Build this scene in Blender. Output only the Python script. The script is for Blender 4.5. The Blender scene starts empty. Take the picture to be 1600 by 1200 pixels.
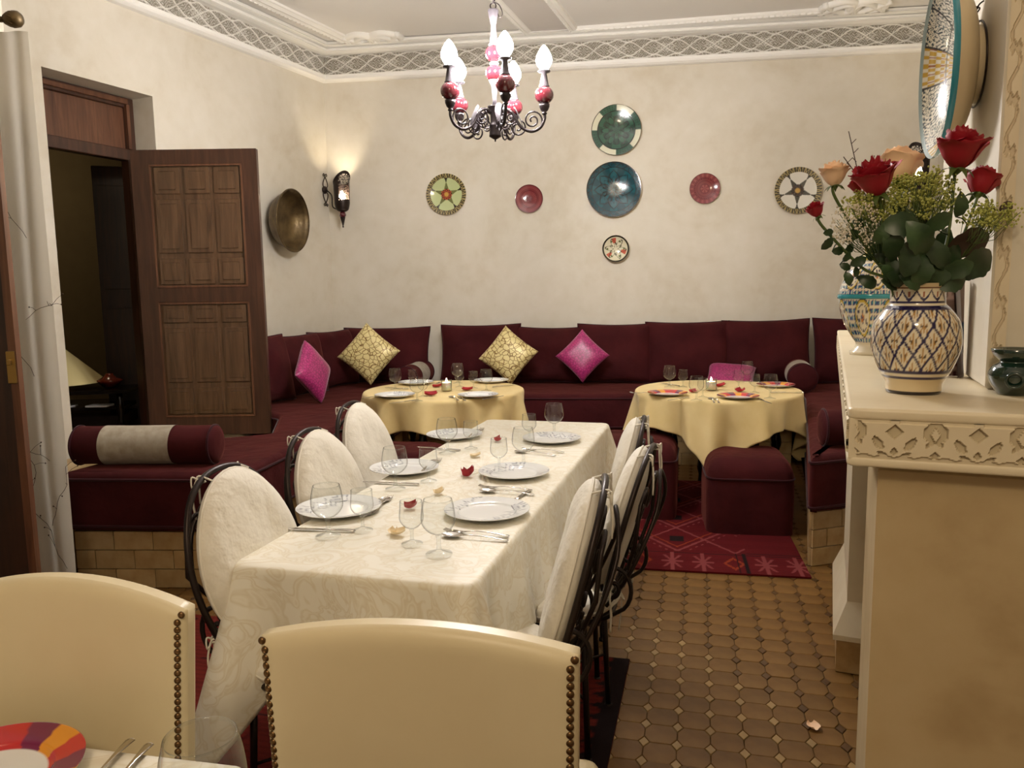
import bpy, math, random
import numpy as np
from mathutils import Matrix, Vector, noise
C = bpy.context.scene
LINK = bpy.context.scene.collection.objects.link
PI = math.pi
R = math.radians
rnd = random.Random(7)

# ------------------------------------------------------------------ camera
F, TH, RO, H = 1200.0, R(7.0), R(0.85), 1.46
fw = np.array([0, math.cos(TH), -math.sin(TH)]); r0 = np.array([1.0, 0, 0]); u0 = np.cross(r0, fw)
cr = r0*math.cos(RO) - u0*math.sin(RO); cu = r0*math.sin(RO) + u0*math.cos(RO)
cam_d = bpy.data.cameras.new('camera'); cam = bpy.data.objects.new('camera', cam_d); LINK(cam)
cam.matrix_world = Matrix(((cr[0], cu[0], -fw[0], 0), (cr[1], cu[1], -fw[1], 0), (cr[2], cu[2], -fw[2], H), (0, 0, 0, 1)))
cam_d.sensor_fit = 'HORIZONTAL'; cam_d.sensor_width = 36; cam_d.lens = 36*F/1600; cam_d.clip_start = 0.02
C.camera = cam
def ray(px, py): return fw + cr*(px-800)/F - cu*(py-600)/F
def atz(px, py, z):
    d = ray(px, py); t = (z-H)/d[2]; return Vector((d[0]*t, d[1]*t, z))
def aty(px, py, y):
    d = ray(px, py); t = y/d[1]; return Vector((d[0]*t, y, H+d[2]*t))
def atpl(px, py, P, N):
    d = ray(px, py); o = np.array([0, 0, H]); t = np.dot(np.array(P)-o, np.array(N))/np.dot(d, np.array(N))
    return Vector(o+d*t)
def proj(p):
    v = np.array(p)-np.array([0, 0, H]); z = v@fw
    return (800+F*(v@cr)/z, 600-F*(v@cu)/z)

# ------------------------------------------------------------------ light and exposure
C.view_settings.view_transform = 'Standard'; C.view_settings.look = 'None'
C.view_settings.exposure = 0.0; C.view_settings.gamma = 1.0; C.view_settings.use_curve_mapping = False
w = bpy.data.worlds.new('world'); C.world = w; w.use_nodes = True
w.node_tree.nodes['Background'].inputs[0].default_value = (1.0, 0.84, 0.64, 1)
w.node_tree.nodes['Background'].inputs[1].default_value = 0.25
BULB = 600.0
def lamp(name, loc, power, radius, col):
    l = bpy.data.lights.new(name, 'POINT'); l.energy = power; l.shadow_soft_size = radius; l.color = col
    o = bpy.data.objects.new(name, l); LINK(o); o.location = loc; return o
# the restaurant's other ceiling lamps, behind the photographer
lamp('ceiling_lamp_light', (-0.5, -1.0, 3.1), 92, 0.22, (1.0, 0.80, 0.56))
C.cycles.max_bounces = 8; C.cycles.transparent_max_bounces = 24
C.cycles.sample_clamp_indirect = 6.0; C.cycles.caustics_reflective = False; C.cycles.caustics_refractive = False

# ------------------------------------------------------------------ mesh helpers
class MB:
    def __init__(s): s.v = []; s.f = []; s.sm = []; s.mi = []; s.c = []; s.M = None; s.m = 0; s.col = (1, 1, 1)
    def addv(s, pts, cols=None):
        b = len(s.v)
        for i, p in enumerate(pts):
            p = Vector(p)
            if s.M is not None: p = s.M @ p
            s.v.append(p[:]); s.c.append(cols[i] if cols else s.col)
        return b
    def face(s, idx, smooth=True): s.f.append(tuple(idx)); s.sm.append(smooth); s.mi.append(s.m)
    def box(s, a, b, bev=0.0):
        x0, y0, z0 = a; x1, y1, z1 = b
        if bev <= 0:
            k = s.addv([(x0,y0,z0),(x1,y0,z0),(x1,y1,z0),(x0,y1,z0),(x0,y0,z1),(x1,y0,z1),(x1,y1,z1),(x0,y1,z1)])
            for q in ((3,2,1,0),(4,5,6,7),(0,1,5,4),(1,2,6,5),(2,3,7,6),(3,0,4,7)): s.face([k+i for i in q], False)
        else:
            s.prism([(x0,y0),(x1,y0),(x1,y1),(x0,y1)], z0, z1, bev)
    def prism(s, poly, z0, z1, bev=0.0, smooth=False, steps=1, bot=True):
        # poly counter-clockwise; bevelled top and bottom edges and corners softened by inset rings
        rings = []
        if bev > 0:
            for k in range(steps+1):
                a = PI/2*k/steps
                rings.append((bev*(1-math.sin(a)), z0+bev*(1-math.cos(a))))
            for k in range(steps+1):
                a = PI/2*k/steps
                rings.append((bev*(1-math.cos(a)), z1-bev*(1-math.sin(a))))
        else: rings = [(0, z0), (0, z1)]
        n = len(poly); base = []
        for ins, z in rings:
            pl = inset(poly, ins) if ins > 1e-6 else poly
            base.append(s.addv([(x, y, z) for x, y in pl]))
        for a, b in zip(base, base[1:]):
            for i in range(n): s.face((a+i, a+(i+1) % n, b+(i+1) % n, b+i), smooth)
        s.face([base[-1]+i for i in range(n)], False)
        if bot: s.face([base[0]+n-1-i for i in range(n)], False)
    def grid(s, fn, nu, nv, wrap=False, colf=None, smooth=True):
        pts = []; cols = []
        for j in range(nv+1):
            for i in range(nu + (0 if wrap else 1)):
                pts.append(fn(i/nu, j/nv))
                if colf: cols.append(colf(i/nu, j/nv))
        b = s.addv(pts, cols or None); W = nu if wrap else nu+1
        for j in range(nv):
            for i in range(nu):
                i2 = (i+1) % W
                s.face((b+j*W+i, b+j*W+i2, b+(j+1)*W+i2, b+(j+1)*W+i), smooth)
    def lathe(s, prof, seg=24, colf=None, cap=True):
        n = len(prof); b0 = len(s.v); pts = []; cols = []
        for j, (r, z) in enumerate(prof):
            for i in range(seg):
                a = 2*PI*i/seg; pts.append((r*math.cos(a), r*math.sin(a), z))
                if colf: cols.append(colf(a, j/(n-1), r, z))
        b = s.addv(pts, cols or None)
        for j in range(n-1):
            for i in range(seg):
                i2 = (i+1) % seg; s.face((b+j*seg+i, b+j*seg+i2, b+(j+1)*seg+i2, b+(j+1)*seg+i))
        if cap:
            if prof[0][0] > 1e-5: s.face([b+seg-1-i for i in range(seg)])
            if prof[-1][0] > 1e-5: s.face([b+(n-1)*seg+i for i in range(seg)])
    def tube(s, pts, r, seg=8, closed=False, flat=None):
        P = [Vector(p) for p in pts]; n = len(P)
        rr = r if isinstance(r, (list, tuple)) else [r]*n
        T = []
        for i in range(n):
            if closed: t = P[(i+1) % n]-P[i-1]
            else: t = P[min(i+1, n-1)]-P[max(i-1, 0)]
            T.append(t.normalized() if t.length > 1e-9 else Vector((0, 0, 1)))
        up = Vector((0, 0, 1)) if abs(T[0].z) < 0.9 else Vector((1, 0, 0))
        N = (up - T[0]*up.dot(T[0])).normalized(); base = []
        for i in range(n):
            N = (N - T[i]*N.dot(T[i]))
            if N.length < 1e-6: N = T[i].orthogonal()
            N.normalize(); B = T[i].cross(N)
            ring = []
            for k in range(seg):
                a = 2*PI*k/seg; ca, sa = math.cos(a)*rr[i], math.sin(a)*rr[i]
                if flat: sa *= flat
                ring.append(P[i]+N*ca+B*sa)
            base.append(s.addv(ring))
        m = n if closed else n-1
        for i in range(m):
            a, b = base[i], base[(i+1) % n]
            for k in range(seg): s.face((a+k, a+(k+1) % seg, b+(k+1) % seg, b+k))
        if not closed:
            s.face([base[0]+seg-1-k for k in range(seg)]); s.face([base[-1]+k for k in range(seg)])
    def ball(s, c, r, seg=16, rings=10, sz=1.0):
        s_old = s.M; T = Matrix.Translation(Vector(c)); s.M = T if s_old is None else s_old @ T
        s.lathe([(max(r*math.sin(PI*k/rings), 0.0), -r*sz*math.cos(PI*k/rings)) for k in range(rings+1)], seg, cap=False)
        s.M = s_old
    def build(s, name, mats, parent=None, recalc=True):
        me = bpy.data.meshes.new(name); me.from_pydata(s.v, [], s.f)
        if not isinstance(mats, (list, tuple)): mats = [mats]
        for m in mats: me.materials.append(m)
        me.polygons.foreach_set('use_smooth', s.sm)
        if len(mats) > 1: me.polygons.foreach_set('material_index', s.mi)
        if any(c != (1, 1, 1) for c in s.c):
            at = me.color_attributes.new('Col', 'FLOAT_COLOR', 'POINT')
            at.data.foreach_set('color', [q for c in s.c for q in (c[0], c[1], c[2], 1.0)])
        me.validate(); me.update()
        o = bpy.data.objects.new(name, me); LINK(o)
        if parent is not None: o.parent = parent
        return o

def inset(poly, d):
    n = len(poly); out = []
    for i in range(n):
        p0 = Vector(poly[i-1]); p1 = Vector(poly[i]); p2 = Vector(poly[(i+1) % n])
        e1 = (p1-p0).normalized(); e2 = (p2-p1).normalized()
        n1 = Vector((-e1.y, e1.x)); n2 = Vector((-e2.y, e2.x))
        m = n1+n2; k = 1+n1.dot(n2)
        out.append((p1+m*(d/max(k, 0.3)))[:])
    return out
def rpoly(poly, r, k=5):
    "polygon with rounded corners"
    n = len(poly); out = []
    for i in range(n):
        p0 = Vector(poly[i-1]); p1 = Vector(poly[i]); p2 = Vector(poly[(i+1) % n])
        a = p1+(p0-p1).normalized()*r; b = p1+(p2-p1).normalized()*r
        for j in range(k+1):
            t = j/k; out.append((a*(1-t)**2+p1*2*t*(1-t)+b*t*t)[:])
    return out
def TR(x=0, y=0, z=0, rz=0, rx=0, ry=0):
    return Matrix.Translation((x, y, z)) @ Matrix.Rotation(rz, 4, 'Z') @ Matrix.Rotation(ry, 4, 'Y') @ Matrix.Rotation(rx, 4, 'X')
def smooth_path(pts, k=6, closed=False):
    P = [Vector(p) for p in pts]; n = len(P); out = []
    rng = range(n if closed else n-1)
    for i in rng:
        if closed: a, b, c, d = P[i-1], P[i], P[(i+1) % n], P[(i+2) % n]
        else: a, b, c, d = P[max(i-1, 0)], P[i], P[i+1], P[min(i+2, n-1)]
        for j in range(k):
            t = j/k
            out.append(0.5*((2*b)+(c-a)*t+(2*a-5*b+4*c-d)*t*t+(3*b-a-3*c+d)*t**3))
    if not closed: out.append(P[-1])
    return out
def thing(name, label, cat, loc=(0, 0, 0), rz=0.0, group=None, rot=None):
    o = bpy.data.objects.new(name, None); LINK(o); o.location = loc
    o.rotation_euler = rot if rot else (0, 0, rz); o.empty_display_size = 0.1
    return tag(o, label, cat, group)
def tag(o, label=None, cat=None, group=None, kind=None):
    if label: o['label'] = label
    if cat: o['category'] = cat
    if group: o['group'] = group
    if kind: o['kind'] = kind
    return o
def children(o): return [c for c in bpy.data.objects if c.parent == o]
KIDS = {}
def copy_tree(o, parent=None):
    if o.name not in KIDS: KIDS[o.name] = children(o)
    c = o.copy(); LINK(c)
    if parent is not None: c.parent = parent
    for ch in KIDS[o.name]: copy_tree(ch, c)
    return c
class Proto:
    "the first placement uses the built thing itself, later ones copies of it and its parts"
    def __init__(s, o): s.o = o; s.used = False
    def put(s, loc, rz=0.0, label=None, group=None, scale=None, rot=None):
        if s.used: c = copy_tree(s.o)
        else: c = s.o; s.used = True
        c.location = loc; c.rotation_euler = rot if rot else (0, 0, rz)
        if scale: c.scale = (scale,)*3
        if label: c['label'] = label
        if group: c['group'] = group
        return c

# ------------------------------------------------------------------ materials
def srgb(r, g, b):
    f = lambda c: (c/255/12.92) if c/255 <= 0.04045 else ((c/255+0.055)/1.055)**2.4
    return (f(r), f(g), f(b))
def mat(name, col=(0.8, 0.8, 0.8), rough=0.5, metal=0.0, **kw):
    m = bpy.data.materials.new(name); m.use_nodes = True; nt = m.node_tree; b = nt.nodes['Principled BSDF']
    b.inputs['Base Color'].default_value = (*col, 1); b.inputs['Roughness'].default_value = rough; b.inputs['Metallic'].default_value = metal
    if 'sheen' in kw: b.inputs['Sheen Weight'].default_value = kw['sheen']; b.inputs['Sheen Roughness'].default_value = 0.4; b.inputs['Sheen Tint'].default_value = (*kw.get('sheen_col', (1, 1, 1)), 1)
    if 'coat' in kw: b.inputs['Coat Weight'].default_value = kw['coat']; b.inputs['Coat Roughness'].default_value = 0.06
    if 'spec' in kw: b.inputs['Specular IOR Level'].default_value = kw['spec']
    if 'emit' in kw: b.inputs['Emission Color'].default_value = (*kw['emit'][0], 1); b.inputs['Emission Strength'].default_value = kw['emit'][1]
    if 'sub' in kw:
        b.inputs['Subsurface Weight'].default_value = kw['sub']; b.inputs['Subsurface Radius'].default_value = (0.02, 0.01, 0.005)
    return m
def nodes(m): return m.node_tree, m.node_tree.nodes, m.node_tree.links, m.node_tree.nodes['Principled BSDF']
def coords(m, space='Object', scale=(1, 1, 1)):
    nt, N, L, b = nodes(m); tc = N.new('ShaderNodeTexCoord'); mp = N.new('ShaderNodeMapping'); mp.inputs['Scale'].default_value = scale
    L.new(tc.outputs[space], mp.inputs['Vector']); return mp.outputs[0]
def ramp(m, fac, stops):
    nt, N, L, b = nodes(m); r = N.new('ShaderNodeValToRGB'); L.new(fac, r.inputs[0]); e = r.color_ramp.elements
    while len(e) < len(stops): e.new(0.5)
    for k, (p, c) in enumerate(stops): e[k].position = p; e[k].color = (*c, 1)
    return r.outputs[0]
def noise_col(m, scale, stops, detail=4, space='Object', vs=(1, 1, 1), distort=0.0, rough=0.55):
    nt, N, L, b = nodes(m); v = coords(m, space, vs); n = N.new('ShaderNodeTexNoise'); n.inputs['Scale'].default_value = scale
    n.inputs['Detail'].default_value = detail; n.inputs['Distortion'].default_value = distort; n.inputs['Roughness'].default_value = rough
    L.new(v, n.inputs['Vector']); c = ramp(m, n.outputs[0], stops); L.new(c, b.inputs['Base Color']); return n.outputs[0], c
def bump(m, scale, strength=0.2, dist=0.01, detail=3, space='Object', vs=(1, 1, 1), kind='noise'):
    nt, N, L, b = nodes(m); v = coords(m, space, vs); n = N.new('ShaderNodeTexNoise'); n.inputs['Scale'].default_value = scale
    n.inputs['Detail'].default_value = detail; L.new(v, n.inputs['Vector'])
    bp = N.new('ShaderNodeBump'); bp.inputs['Strength'].default_value = strength; bp.inputs['Distance'].default_value = dist
    L.new(n.outputs[0], bp.inputs['Height']); L.new(bp.outputs[0], b.inputs['Normal'])
def painted(name, rough=0.15, coat=0.5, bumps=False):
    m = mat(name, rough=rough, coat=coat); nt, N, L, b = nodes(m); a = N.new('ShaderNodeAttribute'); a.attribute_name = 'Col'
    L.new(a.outputs['Color'], b.inputs['Base Color']); return m
def vary(m, amount=0.25, hue=0.0):
    "each object a slightly different tone"
    nt, N, L, b = nodes(m); oi = N.new('ShaderNodeObjectInfo'); h = N.new('ShaderNodeHueSaturation'); mr = N.new('ShaderNodeMapRange')
    mr.inputs['To Min'].default_value = 1-amount; mr.inputs['To Max'].default_value = 1+amount; L.new(oi.outputs['Random'], mr.inputs['Value'])
    L.new(mr.outputs[0], h.inputs['Value'])
    src = b.inputs['Base Color'].links[0].from_socket if b.inputs['Base Color'].links else None
    if src: L.new(src, h.inputs['Color'])
    else: h.inputs['Color'].default_value = b.inputs['Base Color'].default_value
    L.new(h.outputs[0], b.inputs['Base Color'])

M = {}
def plaster(name, a, b_, c_, rough=0.55):
    m = mat(name, a, rough, spec=0.35)
    nt, N, L, b = nodes(m); v = coords(m, 'Object')
    n1 = N.new('ShaderNodeTexNoise'); n1.inputs['Scale'].default_value = 1.3; n1.inputs['Detail'].default_value = 8; n1.inputs['Roughness'].default_value = 0.62; n1.inputs['Distortion'].default_value = 0.6
    n2 = N.new('ShaderNodeTexNoise'); n2.inputs['Scale'].default_value = 9; n2.inputs['Detail'].default_value = 5
    L.new(v, n1.inputs['Vector']); L.new(v, n2.inputs['Vector'])
    mx = N.new('ShaderNodeMix'); mx.data_type = 'FLOAT'; mx.inputs[0].default_value = 0.3
    L.new(n1.outputs[0], mx.inputs[2]); L.new(n2.outputs[0], mx.inputs[3])
    col = ramp(m, mx.outputs[0], [(0.30, c_), (0.48, a), (0.68, b_)]); L.new(col, b.inputs['Base Color'])
    bp = N.new('ShaderNodeBump'); bp.inputs['Strength'].default_value = 0.25; bp.inputs['Distance'].default_value = 0.012
    L.new(mx.outputs[0], bp.inputs['Height']); L.new(bp.outputs[0], b.inputs['Normal'])
    return m
M['wall'] = plaster('wall_plaster', srgb(213, 205, 188), srgb(220, 213, 199), srgb(201, 190, 168))
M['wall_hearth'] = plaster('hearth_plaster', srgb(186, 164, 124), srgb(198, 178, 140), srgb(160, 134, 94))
M['wall_light'] = plaster('mantel_plaster', srgb(222, 208, 178), srgb(230, 219, 192), srgb(205, 188, 152), 0.35)
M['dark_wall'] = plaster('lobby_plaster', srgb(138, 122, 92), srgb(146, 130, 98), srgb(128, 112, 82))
M['gypsum'] = mat('white_gypsum', srgb(243, 240, 233), 0.6)
M['frieze'] = painted('carved_gypsum', 0.7, 0.0)
M['ceiling'] = mat('ceiling_paint', srgb(230, 226, 220), 0.7)
m = mat('ceiling_band_paint', srgb(214, 208, 202), 0.7); M['ceil_band'] = m
m = M['grout'] = mat('grout', srgb(90, 63, 32), 0.8); bump(m, 40, 0.3)
m = M['tile'] = mat('terracotta_tile', srgb(160, 130, 88), 0.42, spec=0.35)
noise_col(m, 6, [(0.3, srgb(98, 68, 31)), (0.5, srgb(113, 81, 40)), (0.72, srgb(127, 95, 51))], 5, 'Object'); vary(m, 0.10); bump(m, 30, 0.12, 0.004)
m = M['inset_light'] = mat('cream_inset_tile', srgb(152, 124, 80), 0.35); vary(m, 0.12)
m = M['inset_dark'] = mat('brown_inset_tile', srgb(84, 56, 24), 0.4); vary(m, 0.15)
m = M['step_tile'] = mat('bench_tile', srgb(178, 150, 108), 0.4)
noise_col(m, 7, [(0.3, srgb(150, 118, 72)), (0.5, srgb(176, 148, 104)), (0.7, srgb(192, 168, 126))], 5); vary(m, 0.12)
def wood(name, dark, mid, light, rough=0.35, vs=(14, 14, 1.2)):
    m = mat(name, mid, rough); noise_col(m, 2.2, [(0.3, dark), (0.5, mid), (0.72, light)], 6, 'Object', vs, 0.8); return m
M['wood'] = wood('stained_door_wood', srgb(50, 31, 21), srgb(64, 40, 28), srgb(78, 50, 36))
M['wood_panel'] = wood('carved_door_wood', srgb(72, 49, 32), srgb(94, 66, 45), srgb(112, 82, 58))
M['wood_lite'] = wood('transom_wood', srgb(74, 45, 30), srgb(94, 60, 41), srgb(110, 74, 51))
M['wood_black'] = mat('black_lacquer', srgb(24, 17, 13), 0.25)
M['wood_dark'] = wood('dark_shutter_wood', srgb(30, 16, 10), srgb(46, 26, 16), srgb(60, 34, 20), 0.4)
m = M['velvet'] = mat('maroon_velvet', srgb(72, 24, 32), 0.85, sheen=0.22, sheen_col=srgb(210, 120, 105), spec=0.12)
noise_col(m, 5, [(0.3, srgb(52, 15, 18)), (0.7, srgb(69, 23, 25))], 5); bump(m, 6, 0.5, 0.03)
m = M['velvet_dark'] = mat('dark_maroon_piping', srgb(52, 17, 24), 0.8, sheen=0.2, spec=0.15)
m = M['grey_band'] = mat('grey_bolster_fabric', srgb(158, 148, 130), 0.85, sheen=0.2); noise_col(m, 25, [(0.3, srgb(146, 135, 116)), (0.7, srgb(172, 162, 144))], 4); bump(m, 120, 0.15, 0.002)
m = M['white_cloth'] = mat('cream_damask', srgb(232, 224, 202), 0.55, sheen=0.1)
nt, N, L, b = nodes(m); v = coords(m, 'Object', (1, 1, 1))
nz = N.new('ShaderNodeTexNoise'); nz.inputs['Scale'].default_value = 7; nz.inputs['Distortion'].default_value = 3.0; nz.inputs['Detail'].default_value = 1.5; L.new(v, nz.inputs['Vector'])
cc = ramp(m, nz.outputs[0], [(0.42, srgb(238, 233, 218)), (0.46, srgb(224, 214, 190)), (0.51, srgb(237, 231, 214)), (0.55, srgb(226, 217, 194)), (0.60, srgb(238, 233, 218))]); L.new(cc, b.inputs['Base Color'])
rr = N.new('ShaderNodeMapRange'); rr.inputs['To Min'].default_value = 0.35; rr.inputs['To Max'].default_value = 0.65; L.new(nz.outputs[0], rr.inputs['Value']); L.new(rr.outputs[0], b.inputs['Roughness'])
m = M['yellow_cloth'] = mat('butter_yellow_cloth', srgb(226, 202, 142), 0.75, sheen=0.15); noise_col(m, 4, [(0.3, srgb(220, 194, 132)), (0.7, srgb(232, 210, 154))], 5); bump(m, 6, 0.3, 0.02)
m = M['white_cover'] = mat('white_cotton_cover', srgb(226, 220, 206), 0.85, sheen=0.1); bump(m, 9, 0.7, 0.03, 4)
M['tie'] = mat('white_cotton_tie', srgb(226, 220, 206), 0.9)
m = M['leather'] = mat('cream_leather', srgb(224, 204, 158), 0.38, spec=0.4); noise_col(m, 3, [(0.3, srgb(212, 196, 158)), (0.7, srgb(222, 208, 172))], 4); bump(m, 140, 0.06, 0.001)
M['nail'] = mat('bronze_nail', srgb(110, 84, 54), 0.35, 0.85)
M['iron'] = mat('wrought_iron', srgb(44, 34, 30), 0.38, 0.6)
M['iron_dark'] = mat('dark_iron', srgb(38, 30, 30), 0.35, 0.55)
M['pewter'] = mat('pewter_fitting', srgb(86, 80, 84), 0.5, 0.5)
M['red_glaze'] = mat('oxblood_glaze', srgb(88, 30, 38), 0.12, coat=0.8)
M['bulb'] = mat('lit_bulb', (1, 0.95, 0.85), 0.5, emit=((1.0, 0.965, 0.95), BULB))
M['sconce_bulb'] = mat('lit_sconce_bulb', (1, 0.95, 0.85), 0.5, emit=((1.0, 0.84, 0.60), 520.0))
M['flame'] = mat('candle_flame', (1, 0.8, 0.4), 0.5, emit=((1.0, 0.76, 0.42), 420.0))
M['wax'] = mat('white_wax', srgb(246, 236, 214), 0.5, sub=0.8)
M['steel'] = mat('cutlery_steel', srgb(196, 190, 182), 0.16, 1.0)
M['brass'] = mat('latch_brass', srgb(160, 130, 74), 0.3, 0.9)
m = M['bronze'] = mat('hammered_brass', srgb(130, 104, 62), 0.42, 0.6); noise_col(m, 9, [(0.3, srgb(64, 50, 30)), (0.55, srgb(98, 80, 50)), (0.75, srgb(124, 104, 68))], 6); bump(m, 40, 0.3, 0.004)
M['porcelain'] = painted('white_porcelain', 0.12, 0.4)
M['ceramic'] = painted('painted_ceramic', 0.14, 0.6)
M['ceramic_raw'] = mat('cream_glaze', srgb(214, 196, 160), 0.3, coat=0.3)
M['rug'] = painted('wool_rug', 0.95, 0.0); nodes(M['rug'])[3].inputs['Sheen Weight'].default_value = 0.0; nodes(M['rug'])[3].inputs['Specular IOR Level'].default_value = 0.1
bp_m = M['rug']; bump(bp_m, 220, 0.5, 0.004)
m = M['gold_brocade'] = mat('gold_brocade', srgb(206, 176, 96), 0.4, 0.15)
nt, N, L, b = nodes(m); v = coords(m, 'Object', (1, 1, 1)); nn = N.new('ShaderNodeTexNoise'); nn.inputs['Scale'].default_value = 14; L.new(v, nn.inputs['Vector'])
ad = N.new('ShaderNodeVectorMath'); ad.operation = 'MULTIPLY_ADD'; ad.inputs[1].default_value = (0.05, 0.05, 0.05); L.new(nn.outputs['Color'], ad.inputs[0]); L.new(v, ad.inputs[2])
vo = N.new('ShaderNodeTexVoronoi'); vo.feature = 'DISTANCE_TO_EDGE'; vo.inputs['Scale'].default_value = 24; L.new(ad.outputs[0], vo.inputs['Vector'])
cc = ramp(m, vo.outputs['Distance'], [(0.0, srgb(128, 98, 50)), (0.04, srgb(136, 106, 56)), (0.075, srgb(222, 206, 146)), (1.0, srgb(230, 216, 162))]); L.new(cc, b.inputs['Base Color'])
m = M['pink_brocade'] = mat('magenta_brocade', srgb(168, 46, 106), 0.35, sheen=0.4, spec=0.5)
nt, N, L, b = nodes(m); v = coords(m, 'Object'); vo = N.new('ShaderNodeTexVoronoi'); vo.feature = 'DISTANCE_TO_EDGE'; vo.inputs['Scale'].default_value = 45; L.new(v, vo.inputs['Vector'])
cc = ramp(m, vo.outputs['Distance'], [(0.0, srgb(132, 26, 82)), (0.08, srgb(140, 30, 88)), (0.13, srgb(176, 50, 114)), (1, srgb(184, 60, 124))]); L.new(cc, b.inputs['Base Color'])
def glass_mat(name, tint=(0.96, 0.97, 0.965), edge=(0.22, 0.24, 0.23), ior=1.62):
    "thin-walled clear glass: Fresnel reflection over a clear wall that gets denser at grazing incidence"
    m = bpy.data.materials.new(name); m.use_nodes = True; nt = m.node_tree; N, L = nt.nodes, nt.links; N.clear()
    out = N.new('ShaderNodeOutputMaterial'); mx = N.new('ShaderNodeMixShader'); tr = N.new('ShaderNodeBsdfTransparent'); gl = N.new('ShaderNodeBsdfGlossy')
    fr = N.new('ShaderNodeFresnel'); ge = N.new('ShaderNodeNewGeometry'); im = N.new('ShaderNodeMapRange'); im.inputs['To Min'].default_value = ior; im.inputs['To Max'].default_value = 1/ior; L.new(ge.outputs['Backfacing'], im.inputs['Value']); L.new(im.outputs[0], fr.inputs[0]); gl.inputs['Roughness'].default_value = 0.01; lw = N.new('ShaderNodeLayerWeight'); lw.inputs[0].default_value = 0.30
    rp = N.new('ShaderNodeValToRGB'); rp.color_ramp.elements[0].color = (*tint, 1); rp.color_ramp.elements[1].color = (*edge, 1); rp.color_ramp.elements[0].position = 0.35
    L.new(lw.outputs['Facing'], rp.inputs[0]); L.new(rp.outputs[0], tr.inputs[0]); L.new(fr.outputs[0], mx.inputs[0]); L.new(tr.outputs[0], mx.inputs[1]); L.new(gl.outputs[0], mx.inputs[2]); L.new(mx.outputs[0], out.inputs[0]); return m
M['glass'] = glass_mat('clear_glass'); M['pane'] = glass_mat('door_pane_glass', (0.92, 0.93, 0.92), (0.7, 0.7, 0.68), 1.45)
M['curtain'] = mat('sheer_white_curtain', srgb(226, 220, 206), 0.8)
nt, N, L, b = nodes(M['curtain']); tl = N.new('ShaderNodeBsdfTranslucent'); tl.inputs[0].default_value = (*srgb(226, 220, 206), 1); mx = N.new('ShaderNodeMixShader'); mx.inputs[0].default_value = 0.5
L.new(b.outputs[0], mx.inputs[1]); L.new(tl.outputs[0], mx.inputs[2]); L.new(mx.outputs[0], N['Material Output'].inputs[0])
M['thread'] = mat('brown_embroidery', srgb(70, 50, 36), 0.8)
m = M['leaf'] = mat('rose_leaf', srgb(40, 62, 34), 0.4); noise_col(m, 20, [(0.3, srgb(28, 48, 26)), (0.7, srgb(56, 80, 46))], 4); vary(m, 0.3)
m = M['leaf_brown'] = mat('bronzed_rose_leaf', srgb(62, 46, 34), 0.4)
M['stem'] = mat('green_stem', srgb(74, 92, 40), 0.5)
M['red_petal'] = mat('crimson_petal', srgb(150, 8, 30), 0.55, sheen=0.4, sheen_col=srgb(255, 90, 110))
M['peach_petal'] = mat('peach_petal', srgb(248, 212, 176), 0.55, sheen=0.2)
M['cream_petal'] = mat('cream_petal', srgb(238, 220, 184), 0.55)
M['floret'] = mat('lime_floret', srgb(176, 180, 96), 0.7)
M['white_floret'] = mat('white_floret', srgb(226, 216, 196), 0.7)
M['green_glaze'] = mat('dark_green_glaze', srgb(20, 44, 34), 0.12, coat=0.8)
M['print'] = painted('printed_paper', 0.35, 0.3)
M['shade'] = mat('cream_lampshade', srgb(228, 210, 150), 0.8)
M['tagine'] = mat('red_tagine_glaze', srgb(140, 52, 30), 0.2, coat=0.6)
M['paper'] = mat('plain_paper', srgb(200, 196, 190), 0.6)

# ------------------------------------------------------------------ room
ub = Vector((math.cos(R(7.6)), -math.sin(R(7.6)), 0)); nb = Vector((ub.y, -ub.x, 0))     # back wall: along it, and into the room
WB = Vector((0.9, 7.2, 0))
CL = atpl(513, 300, WB, nb); CL.z = 0; CRc = atpl(1466, 250, WB, nb); CRc.z = 0
dL = Vector((-0.4045, -0.9145, 0)).normalized(); nL = Vector((-dL.y, dL.x, 0))
nL = Vector((0.9145, -0.4045, 0))                                                        # left wall runs towards the camera
dR = Vector((-0.385, -0.923, 0)).normalized(); nR = Vector((-0.923, 0.385, 0))
ZC = 3.76; T = 0.30
def frame(o, d, n):
    "matrix: x along the wall, y out of the room (behind the wall face), z up"
    return Matrix(((d.x, -n.x, 0, o.x), (d.y, -n.y, 0, o.y), (0, 0, 1, o.z), (0, 0, 0, 1)))
FB = frame(CL, ub, nb); FL = frame(CL, dL, nL); FR = frame(CRc, dR, nR)
LB = (CRc-CL).length
def sL(px, py=300):
    p = atpl(px, py, CL, nL); p.z = 0; return (p-CL).length
s_far, s_near = sL(238, 148), sL(64, 101); Z_LINT = 2.874
S_END = 4.9
def struct(name, mb, m, parent=None, label=None):
    o = mb.build(name, m, parent); o['kind'] = 'structure'; return o
b = MB(); b.M = FB; b.box((-0.3, 0, 0), (LB+0.3, 0.25, ZC)); wall_back = struct('wall_back', b, M['wall'])
b = MB(); b.M = FL; b.box((0, 0, 0), (s_far, T, ZC)); b.box((s_near, 0, 0), (S_END, T, ZC)); b.box((s_far, 0, Z_LINT), (s_near, T, ZC)); b.box((s_far, 0, 0), (s_near, T, 0.40))
wall_left = struct('wall_left', b, M['wall'])
b = MB(); b.M = FR; b.box((0, 0, 0), (6.6, 0.25, ZC)); wall_right = struct('wall_right', b, M['wall'])
b = MB(); b.box((-3.9, 3.50, 0), (-2.22, 3.56, ZC)); struct('wall_curtain_side', b, M['wall'])
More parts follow.
